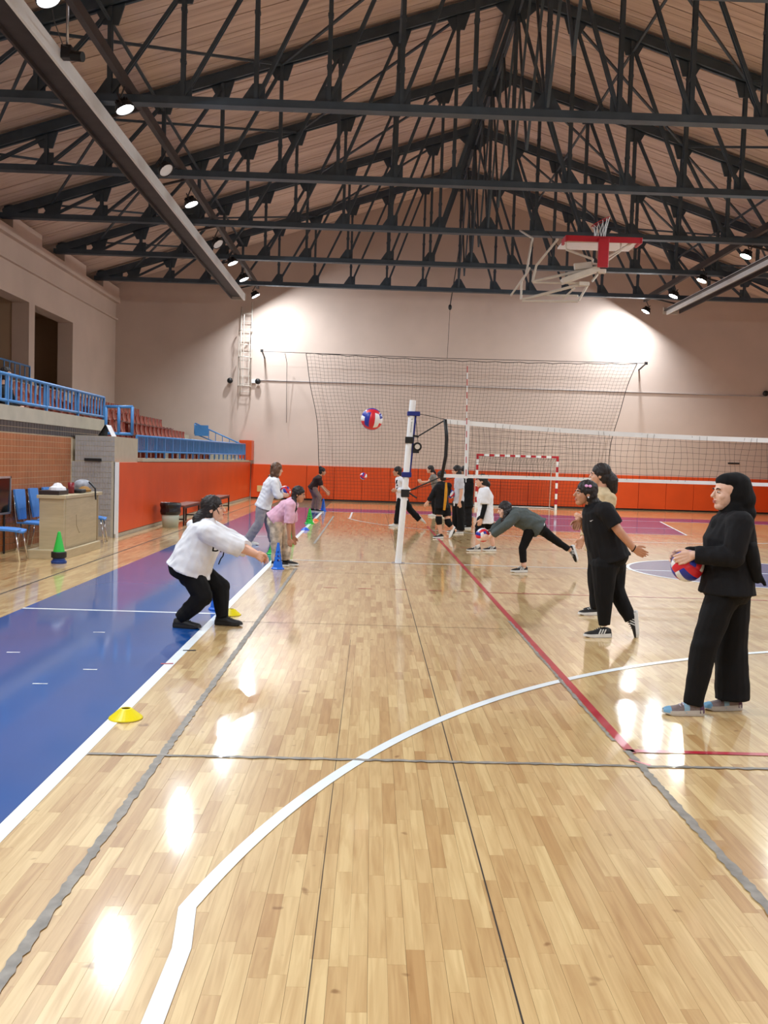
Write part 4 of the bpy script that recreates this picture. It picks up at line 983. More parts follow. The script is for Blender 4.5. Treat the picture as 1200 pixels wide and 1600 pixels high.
def cloth(name, rgb, rough=.85, var=.1, scale=14): return mat('cloth_' + name, rgb, rough, var=var, scale=scale, bump=.15, bscale=160, spec=.25)
SKIN = [mat('skin_a', (222, 172, 146), .5, var=.05, scale=12), mat('skin_b', (196, 142, 112), .5, var=.05, scale=12), mat('skin_c', (232, 190, 168), .5, var=.05, scale=12)]
HAIR = mat('hair_dark', (30, 23, 23), .6, var=.35, scale=60, stretch=(1, 1, .2), bump=.5, bscale=120)
HAIRB = mat('hair_brown', (96, 66, 46), .5, var=.4, scale=50, stretch=(1, 1, .3), bump=.6, bscale=90)
EYEW = mat('eye_white', (205, 198, 192), .2, var=0); IRIS = mat('iris', (38, 24, 18), .15, var=0); LIPS = mat('lips', (178, 96, 92), .45, var=.04)
BLK = cloth('black', (17, 17, 19)); BLK2 = cloth('black_soft', (24, 24, 27)); WHT = cloth('white', (232, 234, 240), var=.04)
def shoe_parts(root, M4, up_m, sole_m, sc=1.0, tongue=None, stripes=None, org=(0, 0, 0), accents=None):
    sec = [(-.066, .018, .045), (-.058, .031, .08), (-.03, .036, .092), (.0, .037, .096), (.035, .038, .088), (.07, .041, .072), (.11, .045, .06), (.15, .043, .052), (.178, .034, .045), (.195, .014, .036)]
    q = MB(); n = 9; vs = []
    for x, w_, h in sec:
        for j in range(n): a = math.pi * j / (n - 1); vs.append(M4 @ V((x * sc, w_ * math.cos(a) * sc, (.018 + (h - .018) * math.sin(a) ** .75) * sc)))
    k = len(sec); fs = [(i * n + j, i * n + j + 1, (i + 1) * n + j + 1, (i + 1) * n + j) for i in range(k - 1) for j in range(n - 1)] + [(i * n, (i + 1) * n, (i + 1) * n + n - 1, i * n + n - 1) for i in range(k - 1)] + [tuple(range(n)), tuple(range((k - 1) * n, k * n))]
    q.add(vs, fs); s = q.build('shoe', up_m, root, smooth=True)
    for nm, i0, i1, am in (accents or []):
        g_ = MB(); vv = []
        for x, w_, h in sec[i0:i1]:
            for j in range(n): a = math.pi * j / (n - 1); vv.append(M4 @ V((x * 1.02 * sc, (w_ + .002) * math.cos(a) * sc, (.018 + (h + .002 - .018) * math.sin(a) ** .75) * sc)))
        g_.add(vv, [(i * n + j, i * n + j + 1, (i + 1) * n + j + 1, (i + 1) * n + j) for i in range(i1 - i0 - 1) for j in range(n - 1)]); g_.build(nm, am, s, smooth=True)
    out = [(-.074, 0), (-.068, .022), (-.05, .036), (0, .04), (.06, .042), (.11, .049), (.155, .046), (.185, .034), (.203, .012)]; ol = [(x, y) for x, y in out] + [(x, -y) for x, y in reversed(out[1:])]
    q = MB(); m = len(ol); zz = ((.0, .96), (.012, 1.0), (.03, .97)); vs = [M4 @ V((x * f_ * sc, y * f_ * sc, (z + (.012 * max(0, (-x) / .07) if z > .02 else 0) + (.01 if (z < .005 and x > .17) else 0)) * sc)) for z, f_ in zz for x, y in ol]
    q.add(vs, [(l * m + i, l * m + (i + 1) % m, (l + 1) * m + (i + 1) % m, (l + 1) * m + i) for l in range(2) for i in range(m)] + [tuple(range(m - 1, -1, -1)), tuple(range(2 * m, 3 * m))]); q.build('sole', sole_m, s)
    q = MB()
    for i in range(4):
        x = .035 + i * .018; z = .092 - i * .009; q.tube([M4 @ V((x * sc, -.022 * sc, (z - .008) * sc)), M4 @ V(((x + .006) * sc, 0, (z + .004) * sc)), M4 @ V((x * sc, .022 * sc, (z - .008) * sc))], .004 * sc, 5)
    q.build('laces', tongue or sole_m, s)
    if stripes:
        for sd in (-1, 1):
            for i in range(3):
                x = .02 + i * .024; q = MB(); q.bar(M4 @ V((x * sc, sd * .041 * sc, .034 * sc)), M4 @ V(((x - .022) * sc, sd * .033 * sc, .078 * sc)), .009 * sc, .006 * sc, M4.to_3x3() @ V((0, 1, 0))); q.build('stripe', stripes, s)
    return s
def person(label, D, head, face, neck, chest, pel, arms, legs, top, bottom, shoes, hair, skin=0, side=(0, -1, 0), hs=1.0, wid=(.165, .15, .165), dep=(.115, .105, .115), arm_r=(.047, .038, .027), leg_r=(.078, .055, .04), voxel=.008, group=None, extra=None, look_up=None, hat=None, shoulder_w=None, accents=None):
    def J(p):
        if isinstance(p, Vector): return p.copy()
        return at_y(p[0], p[1], D + (p[2] if len(p) > 2 else 0))
    sk = SKIN[skin]; P, C, N = J(pel), J(chest), J(neck); S = V(side).normalized(); Hc = J(head)
    org = V((P.x, P.y, 0)); far = voxel > .0075
    fdir = V(face).normalized(); up = V(look_up) if look_up else (V((0, 0, 1)) * .8 + (Hc - N).normalized() * .4); R = frame(fdir, up)
    def h(x, y, z): return Hc + R @ V((x * hs, y * hs, z * hs))
    A = [[J(p) for p in a['j']] for a in arms]; G = [[J(p) for p in l['j']] for l in legs]
    for a, pts in zip(arms, A):
        if 'grip' in a:      # palm laid on the ball: ball centre, where on it, which way the fingers run
            B_, u_, d_ = J(a['grip'][0]), V(a['grip'][1]).normalized(), V(a['grip'][2]); d_ = (d_ - u_ * d_.dot(u_)).normalized()
            pts[2] = B_ + u_ * .122 - d_ * .06; pts[3] = pts[2] + d_ * .16; a['toward'] = B_
    for g_, l in zip(G, legs):
        if l.get('flat', True): g_[2].z = max(g_[2].z, .085) if g_[2].z > .1 else .09
    body = MB(); lk = 1.0 if bottom.get('end', 2) < 1.5 else .75
    # head with face relief, neck
    body.ell(h(-.012, 0, .036), (.092 * hs, .074 * hs, .084 * hs), R); body.ell(h(.03, 0, -.022), (.058 * hs, .06 * hs, .08 * hs), R); body.ell(h(.05, 0, -.083), (.034 * hs, .036 * hs, .028 * hs), R)
    limb(body, [h(.084, 0, .014), h(.104, 0, -.02)], [.008 * hs, .0125 * hs]); body.ell(h(.074, 0, .026), (.013 * hs, .046 * hs, .011 * hs), R)
    body.ell(h(.083, 0, -.05), (.01 * hs, .021 * hs, .006 * hs), R); body.ell(h(.081, 0, -.062), (.01 * hs, .02 * hs, .007 * hs), R)
    for s in (-1, 1):
        body.ell(h(-.004, s * .073, -.004), (.018 * hs, .009 * hs, .03 * hs), R) if not hat else None; body.ell(h(.054, s * .036, -.022), (.026 * hs, .022 * hs, .026 * hs), R)
    limb(body, [h(-.022, 0, -.03), N], [.05 * hs, .054 * hs])
    # torso
    def rings(k, lo, shw):
        ax = lambda a, b: (b - a).normalized()
        def ff(t): f = S.cross(t); return f if f.dot(fdir) > 0 else -f
        t1, t2 = ax(P, C), ax(C, N); W_ = P.lerp(C, .5); sh = C.lerp(N, .74); out = []
        if lo: out.append((P - t1 * lo, S * (wid[0] + k + .012), ff(t1) * (dep[0] + k + .012)))
        out += [(P, S * (wid[0] + k), ff(t1) * (dep[0] + k)), (W_, S * (wid[1] + k), ff(t1) * (dep[1] + k)), (C, S * (wid[2] + k), ff(t2) * (dep[2] + k)), (sh, S * (shw + k * .6), ff(t2) * (dep[2] * .72 + k * .6)), (N, S * (.075 + k * .8), ff(t2) * (.066 + k * .8)), (N + t2 * .02, S * (.058 + k * .6), ff(t2) * (.056 + k * .6))]
        return out
    shw = shoulder_w or wid[2] * .95
    loft(body, rings(-.03, .03, shw))
    for a, pts in zip(arms, A):
        limb(body, pts[:3], [arm_r[0] * 1.02, arm_r[1], arm_r[2]]); hand(body, pts[2], pts[3], a.get('thumb', (0, 0, 1)), hs * a.get('hs', 1.0), a.get('curl', .35), a.get('toward', C))
    for l, pts in zip(legs, G):
        limb(body, pts[:3], [leg_r[0] * .9, leg_r[1] * lk, leg_r[2] * lk]); mid = pts[1].lerp(pts[2], .35); body.ell(mid, (leg_r[1] * lk * .98,) * 3)
    root = fuse(body, 'person', sk, voxel, None, org, 2, .35 if far else .55)
    tag(root, label, 'person', group)
    # eyes, brows, lips
    for s in (-1, 1):
        q = MB(); q.ell(h(.0785, s * .03, .005), (.008 * hs, .013 * hs, .006 * hs), R, 12, 8); e = q.build('eye', EYEW, root, org, smooth=True)
        q = MB(); q.ell(h(.0845, s * .031, .005), (.0035 * hs, .0066 * hs, .0058 * hs), R, 10, 6); q.build('iris', IRIS, e, smooth=True)
        q = MB(); q.tube([h(.087, s * .014, .024), h(.088, s * .03, .029), h(.076, s * .047, .024)], [.004 * hs, .0045 * hs, .003 * hs], 6); q.build('eyebrow', HAIR, root, smooth=True)
    q = MB(); q.ell(h(.089, 0, -.0505), (.007 * hs, .02 * hs, .0045 * hs), R, 12, 6); q.ell(h(.087, 0, -.061), (.008 * hs, .018 * hs, .0055 * hs), R, 12, 6); q.build('mouth', LIPS, root, smooth=True)
    # hair
    if hair:
        q = MB(); hm, styles = hair
        q.ell(h(-.021, 0, .046), (.103 * hs, .087 * hs, .093 * hs), R); q.ell(h(-.048, 0, -.008), (.07 * hs, .082 * hs, .092 * hs), R); q.ell(h(-.012, 0, .03), (.078 * hs, .092 * hs, .07 * hs), R)
        for st_ in styles:
            if st_[0] == 'ball': q.ell(h(*st_[1]), tuple(x * hs for x in st_[2]), R)
            else: limb(q, [h(*p) for p in st_[1]], [r * hs for r in st_[2]])
        fuse(q, 'hair', hm, .009 if far else .006, root, org, 2, 1, .0045, 70)
    if hat: hat(root, h, R, org)
    # top
    if top:
        k = top.get('k', .012); q = MB(); loft(q, rings(k, top.get('hem', .08), shw + .01))
        for a, pts in zip(arms, A):
            t = a.get('sleeve', top.get('sleeve', 1.0)); rr = top.get('r', (.072, .058, .044)); inner = pts[0].lerp(C.lerp(N, .5), .3)
            p_, r_2 = cut(pts[:3], rr, t); limb(q, [inner] + p_, [rr[0] * 1.08] + r_2, False, True)
        if top.get('hood'): q.ell(N - fdir * .09 + V((0, 0, -.03)), (.085, .12, .045)); loft(q, [(N - V((0, 0, .04)), S * .1, fdir * .1), (N + (Hc - N) * .22 - fdir * .01, S * .08, fdir * .078)]); 
        if top.get('collar'): loft(q, [(N - V((0, 0, .03)), S * .085, fdir * .08), (N + (Hc - N) * .25, S * .068, fdir * .062)])
        fuse(q, top.get('name', 'shirt'), top['m'], max(voxel, .006) * 1.25, root, org, top.get('smooth', 3), 1, top.get('fold', .008), top.get('fs', 20))
    # trousers
    if bottom:
        q = MB(); rr = bottom['r']; k = bottom.get('k', .008); t1 = (C - P).normalized(); f1 = S.cross(t1); 
        loft(q, [(P + t1 * .1, S * (wid[0] + k - .012), f1 * (dep[0] + k - .01)), (P, S * (wid[0] + k), f1 * (dep[0] + k)), (P - t1 * .07, S * (wid[0] + k - .01), f1 * (dep[0] + k - .005)), (P - t1 * .12, S * (wid[0] - .04), f1 * (dep[0] - .03))])
        for l, pts in zip(legs, G):
            t = bottom.get('end', 2.06); r2 = l.get('r', rr); p_, r_2 = cut(pts[:3], r2, t); limb(q, p_, r_2, False); q.ell(pts[0].lerp(P, .3) - t1 * .04, (rr[0] * .96,) * 3)
        fuse(q, bottom.get('name', 'trousers'), bottom['m'], max(voxel, .006) * 1.25, root, org, 3, 1, bottom.get('fold', .007), bottom.get('fs', 16))
    # shoes
    for l, pts in zip(legs, G):
        um, sm_, lm, sp_ = (list(shoes) + [None, None])[:4]; sc = l.get('sc', 1.0) * shoes_scale
        if l.get('flat', True):
            d = V((pts[3].x - pts[2].x, pts[3].y - pts[2].y, 0)).normalized(); Rm = frame(d, (0, 0, 1)); M4 = Matrix.Translation(V((pts[2].x, pts[2].y, l.get('lift', 0.002)))) @ Rm.to_4x4()
        else:
            d = (pts[3] - pts[2]).normalized(); upv = (pts[1] - pts[2]); Rm = frame(d, l.get('up', upv)); M4 = Matrix.Translation(pts[2] - Rm @ V((0, 0, .075))) @ Rm.to_4x4()
        shoe_parts(root, M4, um, sm_, sc, lm, sp_, org, accents)
        if l.get('sock'): q = MB(); q.tube([M4 @ V((-.008, 0, .06)), pts[2].lerp(pts[1], l['sock'])], [.036, .038], 12); q.build('sock', l.get('sock_m', WHT), root, smooth=True)
    if extra: extra(root, J, h, R, org, A, G, P, C, N)
    return root
shoes_scale = 1.0
WSOLE = mat('white_sole', (225, 225, 222), .5, var=.05); BSOLE = mat('black_sole', (30, 30, 30), .6); BSHOE = mat('black_shoe', (24, 24, 26), .6, bump=.1); WSHOE = mat('white_shoe', (215, 212, 205), .6)

# --- woman with the black headscarf
def scarf(root, h, R, org):
    q = MB(); 
    q.ell(h(-.062, 0, .02), (.105, .104, .118), R); q.ell(h(-.022, 0, .075), (.102, .088, .058), R); q.ell(h(-.1, 0, -.05), (.085, .098, .115), R); q.ell(h(-.045, 0, -.1), (.085, .085, .075), R)
    limb(q, [h(-.055, 0, -.1), h(-.06, 0, -.2)], [.095, .13]); q.ell(h(-.12, 0, -.12), (.075, .1, .07), R)
    limb(q, [h(.005, 0, -.14), h(.0, 0, -.23)], [.055, .1])
    fuse(q, 'headscarf', BLK, .009, root, org, 4, 1, .006, 14)
def hijab_extra(root, J, h, R, org, A, G, P, C, N):
    q = MB(); limb(q, [J((1168, 858, -.12)), J((1178, 885, -.14)), J((1184, 905, -.14))], [.07, .05, .03]); limb(q, [J((1178, 880, -.14)), J((1196, 916, -.15))], [.025, .012], False)
    fuse(q, 'scarf_end', BLK, .009, root, org, 2, 1, .005, 20)
multi = mat('sneaker_mix', (132, 118, 118), .55, var=.4, scale=16); lil = mat('sneaker_laces', (206, 196, 214), .6)
w14 = person('person in black headscarf, black jacket and wide black trousers holding a volleyball', 5.9, (1137, 771), (-1, -.12, .02), (1148, 802), (1140, 846), (1137, 912),
    [dict(j=[(1157, 818, -.16), (1146, 870, -.2), (1068, 868, -.13), (1054, 880, -.06)], grip=((1074, 884, .02), (-.45, -.75, .5), (-.75, .3, -.35)), thumb=(.3, 0, 1), curl=.5), dict(j=[(1150, 818, .17), (1132, 866, .2), (1082, 868, .16), (1066, 882, .12)], grip=((1074, 884, .02), (-.3, .85, .3), (-.8, -.2, -.3)), thumb=(.3, 0, 1), curl=.5)],
    [dict(j=[(1128, 932, -.055), (1100, 1010, -.08), (1084, 1098, -.08), (1022, 1105, -.08)], r=(.105, .085, .062)), dict(j=[(1147, 925, .09), (1143, 1012, .1), (1143, 1100, .08), (1108, 1100, .06)], r=(.105, .105, .112))],
    dict(m=BLK2, sleeve=1.95, hem=.06, k=.022, r=(.085, .07, .052), fold=.006, name='jacket'), dict(m=BLK, end=2.06, r=(.105, .09, .085), fold=.005, fs=12), (multi, mat('sneaker_sole', (196, 190, 182), .6), lil), None, 2, hs=1.0, wid=(.17, .15, .165), dep=(.145, .135, .145), voxel=.0048, accents=[('toe_cap', 7, 10, mat('shoe_blue', (116, 170, 206), .5)), ('heel_counter', 0, 3, mat('shoe_plum', (84, 52, 84), .5)), ('side_panel', 4, 6, mat('shoe_pale_blue', (140, 178, 200), .5))], hat=scarf, extra=hijab_extra)
ball(at_y(1074, 884, 5.92), (.9, .5, .4), 'volleyball held at the waist by the person in the black headscarf')

# --- player in black T-shirt with the bow
def p12x(root, J, h, R, org, A, G, P, C, N):
    pink = mat('bow_pink', (236, 170, 226), .4)
    for s in (-1, 1): q = MB(); q.ell(h(.012 + s * .018, .093, .075), (.017, .006, .013), R); q.build('hair_bow', pink, root, smooth=True)
    q = MB(); q.ell(h(-.004, .083, -.03), (.008, .006, .008), R); q.build('earring', WHT, root, smooth=True)
    q = MB(); w_ = A[0][2]; d = (A[0][3] - w_).normalized(); q.lathe([(.034, -.005), (.036, 0), (.034, .005)], w_, 20, d); q.build('wristband', BLK, root)
    s1 = J((921, 814, -.19)); q = MB(); q.add([s1, s1 + V((.012, 0, -.006)), s1 + V((.034, 0, .012)), s1 + V((.012, 0, .003))], [(0, 1, 2, 3)]); q.add([p + V((0, -.003, 0)) for p in (s1, s1 + V((.012, 0, -.006)), s1 + V((.034, 0, .012)), s1 + V((.012, 0, .003)))], [(0, 1, 2, 3)]); q.build('chest_mark', WHT, root)
w12 = person('person in black T-shirt and black trousers with a pink bow in dark hair', 8.57, (914, 772), (-1, -.15, .06), (926, 788), (937, 817), (951, 866),
    [dict(j=[(946, 799, -.19), (968, 831, -.26), (990, 857, -.26), (1006, 866, -.26)], thumb=(0, -.2, 1), curl=.15, sleeve=.72), dict(j=[(931, 799, .17), (915, 828, .24), (905, 812, .16), (900, 824, .14)], thumb=(-1, 0, 0), curl=.6, sleeve=.75)],
    [dict(j=[(945, 884, -.09), (943, 928, -.1), (945, 974, -.1), (917, 988, -.12)], r=(.125, .09, .052)), dict(j=[(957, 884, .1), (962, 922, .06), (984, 966, -.02), (986, 998, -.06)], flat=False, up=(-.9, .25, .3), r=(.125, .09, .055))],
    dict(m=BLK2, sleeve=.75, hem=.05, k=.02, r=(.088, .075, .06), fold=.006), dict(m=BLK, end=2.06, r=(.125, .09, .052), fold=.006), (BSHOE, WSOLE, BSHOE, WSOLE), (HAIR, [('ball', (-.07, 0, -.065), (.058, .078, .09)), ('limb', [(-.09, .02, -.08), (-.1, .03, -.16)], [.06, .03])]), 1, wid=(.19, .18, .175), dep=(.165, .16, .15), arm_r=(.05, .042, .03), voxel=.0048, extra=p12x, hs=1.0)
# --- player behind with the thick ponytail
w13 = person('person with a thick black ponytail and beige top, half hidden behind the black T-shirt', 9.85, (937, 743), (-1, .25, 0), (942, 764), (941, 795), (935, 850),
    [dict(j=[(954, 779, -.14), (944, 815, -.18), (916, 812, -.14), (905, 808, -.12)], thumb=(0, 0, 1)), dict(j=[(931, 778, .17), (920, 815, .2), (910, 842, .1), (905, 852, .08)], thumb=(-1, 0, 0))],
    [dict(j=[(932, 862, -.08), (929, 910, -.09), (931, 955, -.09), (908, 958, -.12)]), dict(j=[(940, 862, .1), (938, 910, .1), (938, 950, .1), (918, 952, .08)])],
    dict(m=cloth('beige', (206, 186, 150)), sleeve=1.9, hem=.08, k=.018), dict(m=BLK, r=(.1, .075, .06)), (BSHOE, WSOLE), (HAIR, [('limb', [(-.085, 0, .03), (-.125, 0, -.05), (-.15, -.01, -.16)], [.045, .075, .045])]), 0, voxel=.007)

# --- player in the white hoodie
def p1x(root, J, h, R, org, A, G, P, C, N):
    tx = bpy.data.curves.new('hoodie_print', 'FONT'); tx.body = 'Dre'; tx.size = .1; tx.extrude = .002; tx.offset = .002
    to = bpy.data.objects.new('tmp', tx); COL.objects.link(to); bpy.context.view_layer.update()
    me = bpy.data.meshes.new_from_object(to.evaluated_get(bpy.context.evaluated_depsgraph_get())); bpy.data.objects.remove(to); me.materials.append(BLK)
    lt = bpy.data.objects.new('print', me); COL.objects.link(lt); a = J((330.5, 861, -.215))
    x = V((.9, .42, -.12)).normalized(); z = V((x.y, -x.x, .0)).normalized(); y = z.cross(x); Mx = Matrix((x, y, z)).transposed().to_4x4(); lt.parent = root; lt.matrix_parent_inverse = Matrix.Translation(-org); lt.matrix_basis = Matrix.Translation(a) @ Mx
    q = MB(); q.tube([J((350, 862, -.12)), J((348.5, 869, -.13)), J((345, 873, -.15)), J((341.5, 882, -.16))], .006, 5); q.build('print_line', BLK, root)
    q = MB(); q.tube([h(.03, -.08, .05), h(.052, -.072, .0), h(.066, -.062, -.05)], [.006, .005, .003], 6); q.build('hair_strand', HAIR, root, smooth=True)
w1_ = person('person in white hoodie and black trousers crouching with both arms stretched forward', 8.47, (334, 796), (.97, -.12, .12), (322, 813), (314, 846), (297, 885),
    [dict(j=[(325, 832, -.2), (358, 850, -.2), (398, 866, -.1), (412, 873, -.05)], thumb=(0, .4, 1), curl=.5, sleeve=1.45), dict(j=[(335, 831, .18), (372, 850, .16), (401, 866, .0), (414, 873, .0)], thumb=(0, -.4, 1), curl=.5, sleeve=1.4)],
    [dict(j=[(300, 899, -.1), (317, 932, -.13), (282, 966, -.12), (299, 981, -.14)], r=(.11, .095, .06)), dict(j=[(314, 897, .1), (344, 918, .1), (347, 966, .08), (372, 982, .05)], r=(.11, .092, .06))],
    dict(m=WHT, sleeve=1.35, hem=.045, k=.022, r=(.1, .09, .07), fold=.009, fs=16, hood=True, name='hoodie'), dict(m=BLK, end=2.06, r=(.112, .095, .06), fold=.006), (BSHOE, BSOLE), (HAIR, [('limb', [(-.09, -.02, -.02), (-.14, -.05, -.08), (-.165, -.07, -.14), (-.17, -.08, -.19)], [.05, .055, .04, .015])]), 0, wid=(.222, .205, .19), dep=(.18, .175, .16), arm_r=(.055, .045, .032), voxel=.0048, extra=p1x)

# --- girl in pink
camo = mat('cloth_floral', (198, 182, 160), .85, var=.45, scale=11, detail=2)
w3 = person('person in pink shirt and patterned pale trousers bending forward beside the blue cone', 13.5, (467, 773), (.95, -.2, -.2), (460, 784), (449, 794), (432, 809),
    [dict(j=[(454, 790, -.17), (451, 818, -.2), (452, 841, -.18), (453, 851, -.18)], thumb=(1, 0, 0), sleeve=1.0), dict(j=[(456, 790, .17), (457, 816, .2), (459, 838, .18), (460, 848, .18)], thumb=(1, 0, 0), sleeve=1.0)],
    [dict(j=[(431, 816, -.09), (432, 846, -.1), (431, 876, -.1), (450, 884, -.12)]), dict(j=[(438, 816, .1), (447, 848, .08), (447, 874, .06), (461, 882, .02)])],
    dict(m=cloth('pink', (222, 176, 198)), sleeve=1.0, hem=.07, k=.03, r=(.08, .075, .06)), dict(m=camo, r=(.105, .085, .065)), (BSHOE, WSOLE), (HAIR, [('limb', [(-.06, -.03, -.05), (-.015, -.085, -.13), (.02, -.1, -.22), (.03, -.1, -.3)], [.045, .036, .036, .012])]), 1, voxel=.008, hs=.95, leg_r=(.075, .05, .038))
# --- white sweatshirt, grey trousers, ball
w2 = person('person with brown curly bob in white sweatshirt and loose grey trousers holding a volleyball', 16.7, (433, 734), (.9, .35, -.1), (428, 746), (423, 759), (412, 788),
    [dict(j=[(429, 753, -.18), (433, 774, -.22), (446, 779, -.12), (453, 777, -.08)], grip=((445.5, 768, 0), (.1, -.8, -.5), (.85, .2, .2)), curl=.5, thumb=(0, 0, 1), sleeve=1.95), dict(j=[(431, 752, .17), (438, 772, .2), (448, 776, .08), (453, 774, .04)], grip=((445.5, 768, 0), (.1, .8, -.5), (.85, -.2, .2)), curl=.5, thumb=(0, 0, 1), sleeve=1.95)],
    [dict(j=[(408, 794, -.08), (405, 817, -.1), (388, 845, -.08), (399, 852, -.1)]), dict(j=[(416, 794, .1), (421, 818, .1), (427, 844, .08), (440, 850, .05)])],
    dict(m=WHT, sleeve=1.95, hem=.07, k=.025, r=(.08, .07, .05), name='sweatshirt'), dict(m=cloth('grey_marl', (150, 146, 152)), r=(.1, .085, .085)), (WSHOE, WSOLE), (HAIRB, [('ball', (-.03, .05, -.02), (.075, .06, .1)), ('ball', (-.03, -.05, -.02), (.075, .06, .1)), ('ball', (-.07, 0, -.03), (.06, .09, .09))] + [('ball', (-.05 + .07 * math.cos(k * 1.9), .09 * math.sin(k * 2.4), -.04 + .1 * math.sin(k * 1.3 + 1)), (.03, .03, .03)) for k in range(14)]), 0, voxel=.009)
ball(at_y(445.5, 768, 16.7), (.2, 1.1, .3), 'volleyball held by the person in white sweatshirt and grey trousers')
# --- dark brown shirt, far
w4 = person('person in dark brown shirt and taupe trousers leaning forward by the far blue cone', 27.9, (504, 737), (.95, 0, -.1), (500, 744), (496, 750), (489, 761),
    [dict(j=[(499, 749, -.18), (502, 760, -.2), (510, 769, -.15), (513, 773, -.13)], thumb=(0, 0, 1), sleeve=.9), dict(j=[(499, 748, .18), (503, 759, .2), (511, 767, .15), (514, 771, .13)], thumb=(0, 0, 1), sleeve=.9)],
    [dict(j=[(490, 763, -.09), (499, 777, -.1), (496, 795, -.1), (503, 799, -.12)]), dict(j=[(488, 763, .1), (492, 777, .1), (489, 794, .1), (497, 798, .1)])],
    dict(m=cloth('dark_brown', (52, 36, 34)), hem=.08, k=.02), dict(m=cloth('taupe', (138, 112, 104)), r=(.1, .08, .065)), (BSHOE, WSOLE), (HAIR, [('ball', (-.085, 0, .11), (.055, .055, .055))]), 1, voxel=.011)
# --- white top, running
def p5x(root, J, h, R, org, A, G, P, C, N):
    c = J((622.5, 757, -.14)); q = MB()
    for a, b in (((-.05, .1), (.05, .1)), ((.05, .1), (.06, -.1)), ((.06, -.1), (-.05, -.1)), ((-.05, .02), (-.05, .1)), ((-.05, -.02), (.05, -.02))): q.bar(c + V((a[0], 0, a[1])), c + V((b[0], 0, b[1])), .03, .02, (0, 1, 0))
    q.build('chest_print', BLK2, root)
w5 = person('person in white long-sleeved top and black trousers striding behind the white post', 22.6, (620.5, 737), (-1, -.1, 0), (623, 746), (626, 757), (628, 779),
    [dict(j=[(628, 750, -.17), (638, 766, -.18), (620, 766, -.16), (614, 767, -.16)], thumb=(0, 0, 1), sleeve=1.95), dict(j=[(624, 750, .17), (632, 765, .2), (626, 770, .18), (621, 771, .18)], thumb=(0, 0, 1), sleeve=1.95)],
    [dict(j=[(626, 782, -.09), (622, 799, -.1), (620, 817, -.1), (611, 821, -.1)]), dict(j=[(633, 782, .09), (641, 797, .1), (655, 811, .1), (661, 818, .1)], flat=False, up=(-.6, 0, .6))],
    dict(m=WHT, hem=.06, k=.02), dict(m=BLK, r=(.1, .08, .08)), (WSHOE, WSOLE), (HAIR, [('ball', (-.07, 0, -.06), (.05, .06, .06))]), 1, voxel=.011, extra=p5x)
# --- grey top reaching forward
w6 = person('person in grey T-shirt with a ponytail reaching both arms forward near the ball-stop net', 27.6, (672, 734), (-1, 0, .05), (676, 742), (679, 750), (682, 765),
    [dict(j=[(676, 746, -.17), (669, 753, -.18), (659, 753, -.12), (654, 751, -.12)], thumb=(0, 0, 1), sleeve=.6), dict(j=[(676, 746, .17), (669, 754, .18), (660, 755, .12), (655, 753, .12)], thumb=(0, 0, 1), sleeve=.6)],
    [dict(j=[(681, 768, -.09), (677, 784, -.1), (679, 802, -.1), (673, 805, -.1)]), dict(j=[(684, 768, .09), (688, 784, .1), (694, 800, .1), (688, 803, .1)])],
    dict(m=cloth('mid_grey', (124, 118, 112)), hem=.08, k=.02), dict(m=BLK, r=(.095, .075, .06)), (WSHOE, WSOLE), (HAIR, [('limb', [(-.09, 0, .02), (-.15, 0, -.06), (-.2, 0, -.14)], [.03, .03, .012])]), 0, voxel=.011)
# --- black uniform with yellow side stripe and knee pads
def p7x(root, J, h, R, org, A, G, P, C, N):
    yl = cloth('yellow_stripe', (206, 142, 40)); q = MB(); q.tube([J((697, 754, -.2)), J((697, 766, -.23)), J((696, 781, -.23)), J((694, 797, -.2))], [.02, .03, .03, .025], 8); q.build('side_stripe', yl, root)
    for g_ in G: q = MB(); d = (g_[2] - g_[1]).normalized(); u = (g_[0] - g_[1]).normalized(); limb(q, [g_[1] + u * .07, g_[1], g_[1] + d * .1], [.068, .074, .06], False, False); q.build('knee_pad', BLK, root, smooth=True)
w7 = person('person in black sports kit with a yellow side stripe and black knee pads', 19.4, (689, 745), (-.75, .5, -.1), (690, 754), (690, 765), (690, 787),
    [dict(j=[(684, 760, -.02), (675, 774, -.05), (669, 784, -.08), (665, 789, -.08)], thumb=(1, 0, .3), sleeve=1.9), dict(j=[(701, 759, .04), (699, 773, .2), (694, 784, .22), (691, 789, .2)], thumb=(-1, 0, 0), sleeve=1.0)],
    [dict(j=[(686, 792, -.03), (685.5, 812, -.06), (688.5, 833, -.05), (683, 840, -.1)], sock=.16, sock_m=BLK), dict(j=[(696, 792, .05), (700, 816, .0), (711, 829, .0), (706, 842, -.04)], flat=False, up=(.7, .3, .6), sock=.1, sock_m=BLK)],
    dict(m=BLK2, hem=.1, k=.022), dict(m=BLK, end=.62, r=(.1, .095, .08), name='shorts'), (BSHOE, WSOLE), (HAIR, []), 0, voxel=.01, side=(-.55, -.83, 0), extra=p7x)
